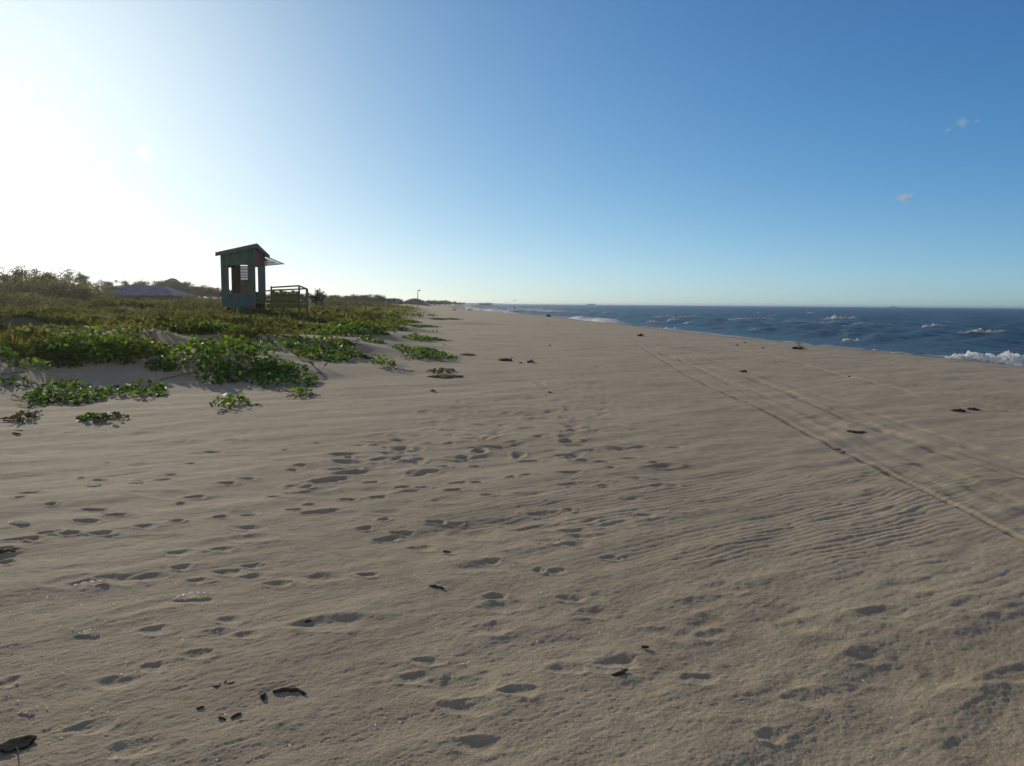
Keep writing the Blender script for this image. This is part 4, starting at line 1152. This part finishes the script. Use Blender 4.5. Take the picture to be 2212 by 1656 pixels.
def stick(pts_px, rad, label, name='twig', group='twigs on the near sand', lift=.004, cat='twig'):
    P = [ground_at(*p) for p in pts_px]; o0 = P[0]; mb = MB(); n = len(P)
    pts = []
    for a, b in zip(P[:-1], P[1:]):
        for q in range(3): pts.append(a + (b - a) * q / 3)
    pts.append(P[-1]); n = len(pts)
    mb.tube([(p[0] - o0[0] + random.gauss(0, rad * .4), p[1] - o0[1] + random.gauss(0, rad * .4), p[2] - o0[2] + lift + random.uniform(0, .4) * rad) for p in pts],
            [rad * (.5 + .6 * math.sin(PI * (k + .5) / n)) * random.uniform(.8, 1.2) for k in range(n)], 7)
    o = mb.build(name, M['wood'], smooth=True); o.location = o0
    tag(o, label, cat, group); return o
stick([(592,1497),(622,1496),(640,1496),(655,1501)], .011, 'thickest black driftwood stick lying on the near sand')
stick([(566,1497),(568,1506),(567,1512)], .011, 'short black stub just left of the thickest driftwood stick')
stick([(460,1485),(474,1487),(484,1480)], .007, 'forked dark twig, left arm, above the short black stub')
stick([(484,1484),(487,1478),(486,1474)], .006, 'dark nub between the arms of the forked twig')
stick([(488,1483),(504,1479)], .006, 'short right arm of the forked dark twig')
stick([(472,1552),(486,1556)], .006, 'thin dark chip below the forked twig, left one')
stick([(500,1554),(521,1543)], .007, 'dark bent chip below the forked twig, right one')
stick([(425,1534),(440,1530)], .005, 'faint thin twig left of the dark chips')
stick([(1322,1461),(1338,1459),(1352,1449)], .008, 'dark winged twig scrap on the near sand right of centre')
stick([(1334,1462),(1348,1456)], .006, 'thin splinter tucked under the winged twig scrap')
stick([(1386,1401),(1401,1400)], .007, 'small black seed pod above the winged twig scrap')
stick([(658,1346),(671,1345)], .009, 'black pebble-like pod alone left of centre sand')
stick([(928,1269),(945,1271),(960,1275)], .010, 'dark curved bark strip in the middle of the near sand')
stick([(38,925),(50,912),(40,902),(46,896)], .010, 'zigzag brown stem below the left vine runner', group='bare vine stems on the sand')
stick([(28,936),(45,940)], .010, 'short brown stem end lowest under the left vine runner', group='bare vine stems on the sand')
stick([(32,931),(50,932)], .008, 'thin brown stem lying across under the zigzag one', group='bare vine stems on the sand')
stick([(955,1192),(972,1196)], .008, 'small dark chip among soft prints left of centre')
stick([(1724,754),(1728,742),(1727,736)], .03, 'upright stick standing in the seaweed heap by the water', lift=.1)
o = stick([(5,910),(40,909)], .009, 'thin straight stem lying at the left edge below the vines', group='bare vine stems on the sand')

def shell(px, py, wpx, label, name='shell', cat='shell', flat=.35, elong=1.0, mat='shell', group='white shells on the near sand', ang=0.0):
    g = ground_at(px, py); dist = math.sqrt(g[0] ** 2 + g[1] ** 2 + 1.6 ** 2); w = wpx / FPX * dist
    bm = bmesh.new(); n, m_ = 14, 6; rows = []
    for i in range(m_):
        t = i / (m_ - 1); row = []
        for k in range(n):
            a = -1.25 + 2.5 * k / (n - 1); rr = w * .55 * t * (1 + .05 * math.cos(k * 3.2))
            row.append(bm.verts.new((math.sin(a) * rr * elong, math.cos(a) * rr / elong - w * .25, flat * w * math.sin(PI * t * .8) * (1 - .25 * abs(a)) + .003 * math.cos(k * PI) * t)))
        rows.append(row)
    for i in range(m_ - 1):
        for k in range(n - 1):
            try: bm.faces.new((rows[i][k], rows[i][k + 1], rows[i + 1][k + 1], rows[i + 1][k]))
            except ValueError: pass
    bmesh.ops.remove_doubles(bm, verts=bm.verts, dist=1e-5)
    me = bpy.data.meshes.new(name); bm.to_mesh(me); bm.free()
    for p in me.polygons: p.use_smooth = True
    o = bpy.data.objects.new(name, me); COL.objects.link(o); me.materials.append(M[mat])
    sm = o.modifiers.new('thick', 'SOLIDIFY'); sm.thickness = w * .06
    o.location = (g[0], g[1], g[2] - flat * w * .18); o.rotation_euler = (random.uniform(.1, .45), random.uniform(-.15, .15), ang + random.uniform(-.3, .3))
    tag(o, label, cat, group); return o
shell(186, 1365, 24, 'long narrow white shell piece, brightest on the left sand', elong=1.7, ang=.5, flat=.2)
shell(35, 1480, 11, 'small bright shell near the left edge, upper one')
shell(12, 1505, 9, 'tiny shell at the very left edge, lower one')
shell(59, 1538, 18, 'flat oblong white shell low at the left', elong=1.4, ang=.2)
shell(406, 1447, 10, 'round white shell alone above the forked twig')
shell(384, 1532, 13, 'flat white shell left of the faint thin twig', elong=1.5)
shell(259, 1560, 14, 'broken pair of shell flakes at the lower left')
shell(103, 1574, 12, 'small shell above the dark dead leaf at the bottom left', elong=1.4)
shell(296, 1041, 20, 'white scrap shining among the far left prints', elong=1.5, name='shell')
shell(187, 1263, 40, 'long pale torn shell on the left sand', elong=1.9, ang=.3, flat=.2)
shell(416, 1287, 40, 'wide greyish shell half buried left of centre', elong=1.6, flat=.25)
shell(46, 1131, 26, 'pale lilac shell near the left edge by deep prints', elong=1.6)
shell(204, 1048, 18, 'faint white flake left of the shining scrap', elong=1.5)
shell(1120, 1109, 9, 'tiny white round shell at the end of a short drag mark, centre')
shell(868, 798, 26, 'white crumpled scrap next to the isolated sprout', name='plastic_scrap', cat='litter', elong=1.3, flat=.6, mat='white', group=None)
shell(1150, 787, 10, 'white scrap caught under the rounded seaweed heap', name='plastic_scrap', cat='litter', mat='white', group=None)

def white_box():
    g = ground_at(1014, 671); w = 13 / FPX * g[1]; mb = MB()
    mb.box((-w / 2, -w * .3, -.05), (w / 2, w * .3, w * .22)); mb.box((-w * .2, -w * .2, w * .223), (w * .55, w * .25, w * .30))
    o = mb.build('foam_box', M['white'], bevel=.05); o.location = g; o.rotation_euler = (0, .04, .2)
    tag(o, 'white broken box lying on the farthest sand near the surf', 'box')
white_box()
def stump():
    g = at_z(1184, 688, SEA); w = 12 / FPX * g[1]; mb = MB()
    mb.tube([(-w * .5, 0, -.2), (-w * .3, .1, w * .35), (w * .2, 0, w * .4), (w * .6, .1, -.1)], [w * .22, w * .3, w * .28, w * .15], 9)
    mb.tube([(0, 0, w * .3), (w * .1, 0, w * .75)], [w * .12, w * .05], 7)
    o = mb.build('stump', M['weed'], smooth=True); o.location = g
    tag(o, 'dark stump at the waterline where the white wash begins', 'stump')
stump()
def leaf_on_stalk():
    g = ground_at(35, 1612)
    root = empty('dry_leaf', g)
    root.rotation_euler = (0, 0, -math.atan2(g[0], g[1]))
    r = random.Random(12)
    bm = bmesh.new(); n = 26; rings = []
    for q in range(1, 6):
        t = q / 5; row = []
        for k in range(n):
            a = 2 * PI * k / n
            R_ = 1 + .06 * math.sin(3 * a + 1) + .05 * math.sin(5 * a) - .22 * math.exp(-((a - 1.5 * PI) / .22) ** 2)
            row.append(bm.verts.new((.060 * R_ * t * math.cos(a), .048 * R_ * t * math.sin(a), .006 + .003 * t * t * (1 + math.sin(2 * a + .6)) + .0015 * math.cos(7 * a) * t)))
        rings.append(row)
    c = bm.verts.new((0, 0, .006))
    for k in range(n): bm.faces.new((c, rings[0][k], rings[0][(k + 1) % n]))
    for q in range(4):
        for k in range(n): bm.faces.new((rings[q][k], rings[q + 1][k], rings[q + 1][(k + 1) % n], rings[q][(k + 1) % n]))
    me = bpy.data.meshes.new('blade'); bm.to_mesh(me); bm.free()
    for p in me.polygons: p.use_smooth = True
    o = bpy.data.objects.new('blade', me); COL.objects.link(o); me.materials.append(M['deadleaf']); o.parent = root
    o.modifiers.new('thick', 'SOLIDIFY').thickness = .0015
    mb = MB(); mb.tube([(.002, -.034, .009), (.006, -.07, .010), (.004, -.11, .005), (.006, -.15, .003)], [.0022, .002, .0018, .0014], 6); mb.build('stalk', M['wood'], root)
    tag(root, 'dark round dead leaf lying on the sand in the bottom left corner, thin stalk trailing', 'leaf')
leaf_on_stalk()
# shell grit: uncountable specks on the near sand
def grit():
    r = np.random.default_rng(71); n = 800
    px = r.uniform(-60, 2270, n); py = 1220 + 440 * r.random(n) ** .9
    left = r.random(n) < .35; px = np.where(left, r.uniform(-60, 620, n), px); py = np.where(left, 1300 + 350 * r.random(n), py)
    P = np.array([at_z(a, b, 0) for a, b in zip(px, py)])
    P[:, 2] = H(P[:, 0], P[:, 1]) + .004
    V, F = leaves(P, .0075, up=.8, aspect=.9, r=r)
    o = mesh_np('shell_grit', V, F, M['shell']); tag(o, 'fine broken shell grit scattered on the near sand', 'shell grit', kind='stuff')
grit()

# ------------------------------------------------------------------ clouds: small volumes high up
def cloud(px, py, wpx, hpx, dist, dens, label, seed, tilt=0.0, g=.3, core=1.0, fine=1.6):
    d = ray(px, py); c = np.array([0, 0, CAMZ]) + d * dist; s = dist / FPX
    bm = bmesh.new(); bmesh.ops.create_icosphere(bm, subdivisions=3, radius=1)
    me = bpy.data.meshes.new('cloud'); bm.to_mesh(me); bm.free()
    o = bpy.data.objects.new('cloud', me); COL.objects.link(o)
    o.location = c; o.rotation_euler = (0, -tilt, -math.atan2(d[0], d[1])); o.scale = (wpx * s * .8, wpx * s * .6, hpx * s * .8)
    m = bpy.data.materials.new('cloud_vapour'); m.use_nodes = True; nt = m.node_tree; nt.nodes.clear(); L = nt.links
    out = N(nt, 'ShaderNodeOutputMaterial'); vol = N(nt, 'ShaderNodeVolumePrincipled'); L.new(vol.outputs[0], out.inputs['Volume'])
    vol.inputs['Color'].default_value = (.97, .97, .98, 1); vol.inputs['Anisotropy'].default_value = g
    tc = N(nt, 'ShaderNodeTexCoord'); nz = N(nt, 'ShaderNodeTexNoise', i_Scale=fine, i_Detail=4.0, i_Roughness=.6)
    ad = N(nt, 'ShaderNodeVectorMath', operation='ADD'); ad.inputs[1].default_value = (seed * 3.1, seed, 0)
    L.new(tc.outputs['Object'], ad.inputs[0]); L.new(ad.outputs[0], nz.inputs['Vector'])
    ln = N(nt, 'ShaderNodeVectorMath', operation='LENGTH'); L.new(tc.outputs['Object'], ln.inputs[0])
    mr = N(nt, 'ShaderNodeMapRange'); mr.inputs['From Min'].default_value = .95; mr.inputs['From Max'].default_value = .1; mr.inputs['To Max'].default_value = core; L.new(ln.outputs['Value'], mr.inputs['Value'])
    ma = N(nt, 'ShaderNodeMath', operation='MULTIPLY_ADD'); L.new(nz.outputs['Fac'], ma.inputs[0]); ma.inputs[1].default_value = 1.6; ma.inputs[2].default_value = -1.05
    a2 = N(nt, 'ShaderNodeMath', operation='ADD'); L.new(ma.outputs[0], a2.inputs[0]); L.new(mr.outputs[0], a2.inputs[1])
    mx = N(nt, 'ShaderNodeMath', operation='MAXIMUM'); L.new(a2.outputs[0], mx.inputs[0]); mx.inputs[1].default_value = 0
    ml = N(nt, 'ShaderNodeMath', operation='MULTIPLY'); L.new(mx.outputs[0], ml.inputs[0]); ml.inputs[1].default_value = dens / (wpx * s)
    L.new(ml.outputs[0], vol.inputs['Density']); me.materials.append(m)
    tag(o, label, 'cloud', 'small clouds')
cloud(1953, 427, 26, 16, 3000, 3.2, 'small round puff of cloud over the sea', 1)
cloud(2080, 265, 19, 18, 3000, 1.3, 'middle wisp of three faint clouds high on the right', 2, .5)
cloud(2048, 282, 13, 8, 3000, .7, 'left wisp of three faint clouds high on the right', 3, .4)
cloud(2110, 262, 9, 5, 3000, .8, 'right pinkish wisp of three faint clouds high on the right', 4, .2)
cloud(313, 328, 26, 38, 3000, .30, 'white triangular wisp in the pale sky at the left', 5, .5, g=.82, core=.62, fine=2.6)

# ------------------------------------------------------------------ light
SUN_PX = (-40, 85)
sd = ray(*SUN_PX)
elev = math.asin(sd[2]); az = math.atan2(sd[0], sd[1])          # from +Y towards +X
world = bpy.data.worlds.new('World'); S.world = world; world.use_nodes = True
nt = world.node_tree; bg = nt.nodes['Background']
sky = nt.nodes.new('ShaderNodeTexSky'); sky.sky_type = 'NISHITA'; sky.sun_disc = False
sky.sun_elevation = elev; sky.sun_rotation = az
sky.altitude = 0; sky.air_density = .527; sky.dust_density = .511; sky.ozone_density = .914
# camera-like white balance and soft shoulder of the whole sky, the same in every direction: c / (1 + k c)
def vmath(op, a_, b_):
    n = nt.nodes.new('ShaderNodeVectorMath'); n.operation = op
    for i, q in enumerate((a_, b_)):
        if isinstance(q, tuple): n.inputs[i].default_value = q
        else: nt.links.new(q, n.inputs[i])
    return n.outputs[0]
hs = nt.nodes.new('ShaderNodeHueSaturation'); hs.inputs['Saturation'].default_value = 1.23
nt.links.new(sky.outputs[0], hs.inputs['Color'])
g_ = vmath('MULTIPLY', hs.outputs[0], (.695, 1.094, 1.434))
g_ = vmath('DIVIDE', g_, vmath('ADD', vmath('MULTIPLY', g_, (.0738, .0738, .0738)), (1.0, 1.0, 1.0)))
# added fill light: unseen sky behind the viewer whitened and warmed to lift shadows
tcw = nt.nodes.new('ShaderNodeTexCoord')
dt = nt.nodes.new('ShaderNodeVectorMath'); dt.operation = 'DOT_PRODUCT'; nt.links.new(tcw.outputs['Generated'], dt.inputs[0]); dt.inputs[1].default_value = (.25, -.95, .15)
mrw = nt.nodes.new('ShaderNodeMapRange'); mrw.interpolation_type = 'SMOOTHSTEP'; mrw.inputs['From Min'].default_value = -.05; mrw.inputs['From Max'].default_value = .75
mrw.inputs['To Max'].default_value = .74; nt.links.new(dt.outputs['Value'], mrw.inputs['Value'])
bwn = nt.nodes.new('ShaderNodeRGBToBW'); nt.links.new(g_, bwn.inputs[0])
back_fill = vmath('ADD', vmath('MULTIPLY', bwn.outputs[0], (1.1, 1.0, .85)), (1.5, 1.3, 1.05))
mxw = nt.nodes.new('ShaderNodeMix'); mxw.data_type = 'RGBA'; nt.links.new(mrw.outputs[0], mxw.inputs['Factor']); nt.links.new(g_, mxw.inputs['A']); nt.links.new(back_fill, mxw.inputs['B'])
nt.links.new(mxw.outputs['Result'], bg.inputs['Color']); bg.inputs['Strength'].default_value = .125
sun = bpy.data.lights.new('sun', 'SUN'); sun.energy = 2.9; sun.angle = math.radians(.5); sun.color = (1, .89, .71)
so = bpy.data.objects.new('sun', sun); COL.objects.link(so)
so.rotation_euler = Vector((-sd[0], -sd[1], -sd[2])).to_track_quat('-Z', 'Y').to_euler()
so.location = (0, 0, 40)

# ------------------------------------------------------------------ sea haze: one closed box of thin even air
HZ = 1.0e4
mb = MB(); mb.box((-HZ, -HZ, -10.5), (HZ, HZ, 8.5))
hm = bpy.data.materials.new('haze_air'); hm.use_nodes = True; hn = hm.node_tree; hn.nodes.clear()
ho = hn.nodes.new('ShaderNodeOutputMaterial'); hv = hn.nodes.new('ShaderNodeVolumePrincipled')
hv.inputs['Color'].default_value = (.97, .97, 1.0, 1); hv.inputs['Density'].default_value = HAZE_D; hv.inputs['Anisotropy'].default_value = .8
hn.links.new(hv.outputs[0], ho.inputs['Volume'])
tag(mb.build('haze', hm), 'thin sunlit sea haze over beach and water', 'haze', kind='stuff')

# ------------------------------------------------------------------ camera and render settings
cam = bpy.data.cameras.new('camera'); co = bpy.data.objects.new('camera', cam); COL.objects.link(co)
mw = Matrix.Identity(4)
for i in range(3):
    mw[i][0] = RIGHT[i]; mw[i][1] = UP[i]; mw[i][2] = -fwd[i]
mw[2][3] = CAMZ
co.matrix_world = mw
cam.sensor_fit = 'HORIZONTAL'; cam.sensor_width = 36; cam.lens = 36 * FPX / 2212.0
cam.clip_start = .05; cam.clip_end = 60000
S.camera = co
S.view_settings.view_transform = 'Standard'; S.view_settings.look = 'None'; S.view_settings.exposure = 0; S.view_settings.gamma = 1
S.render.engine = 'CYCLES'
S.cycles.use_denoising = True
S.cycles.max_bounces = 6; S.cycles.diffuse_bounces = 3; S.cycles.glossy_bounces = 3; S.cycles.transmission_bounces = 3; S.cycles.volume_bounces = 4
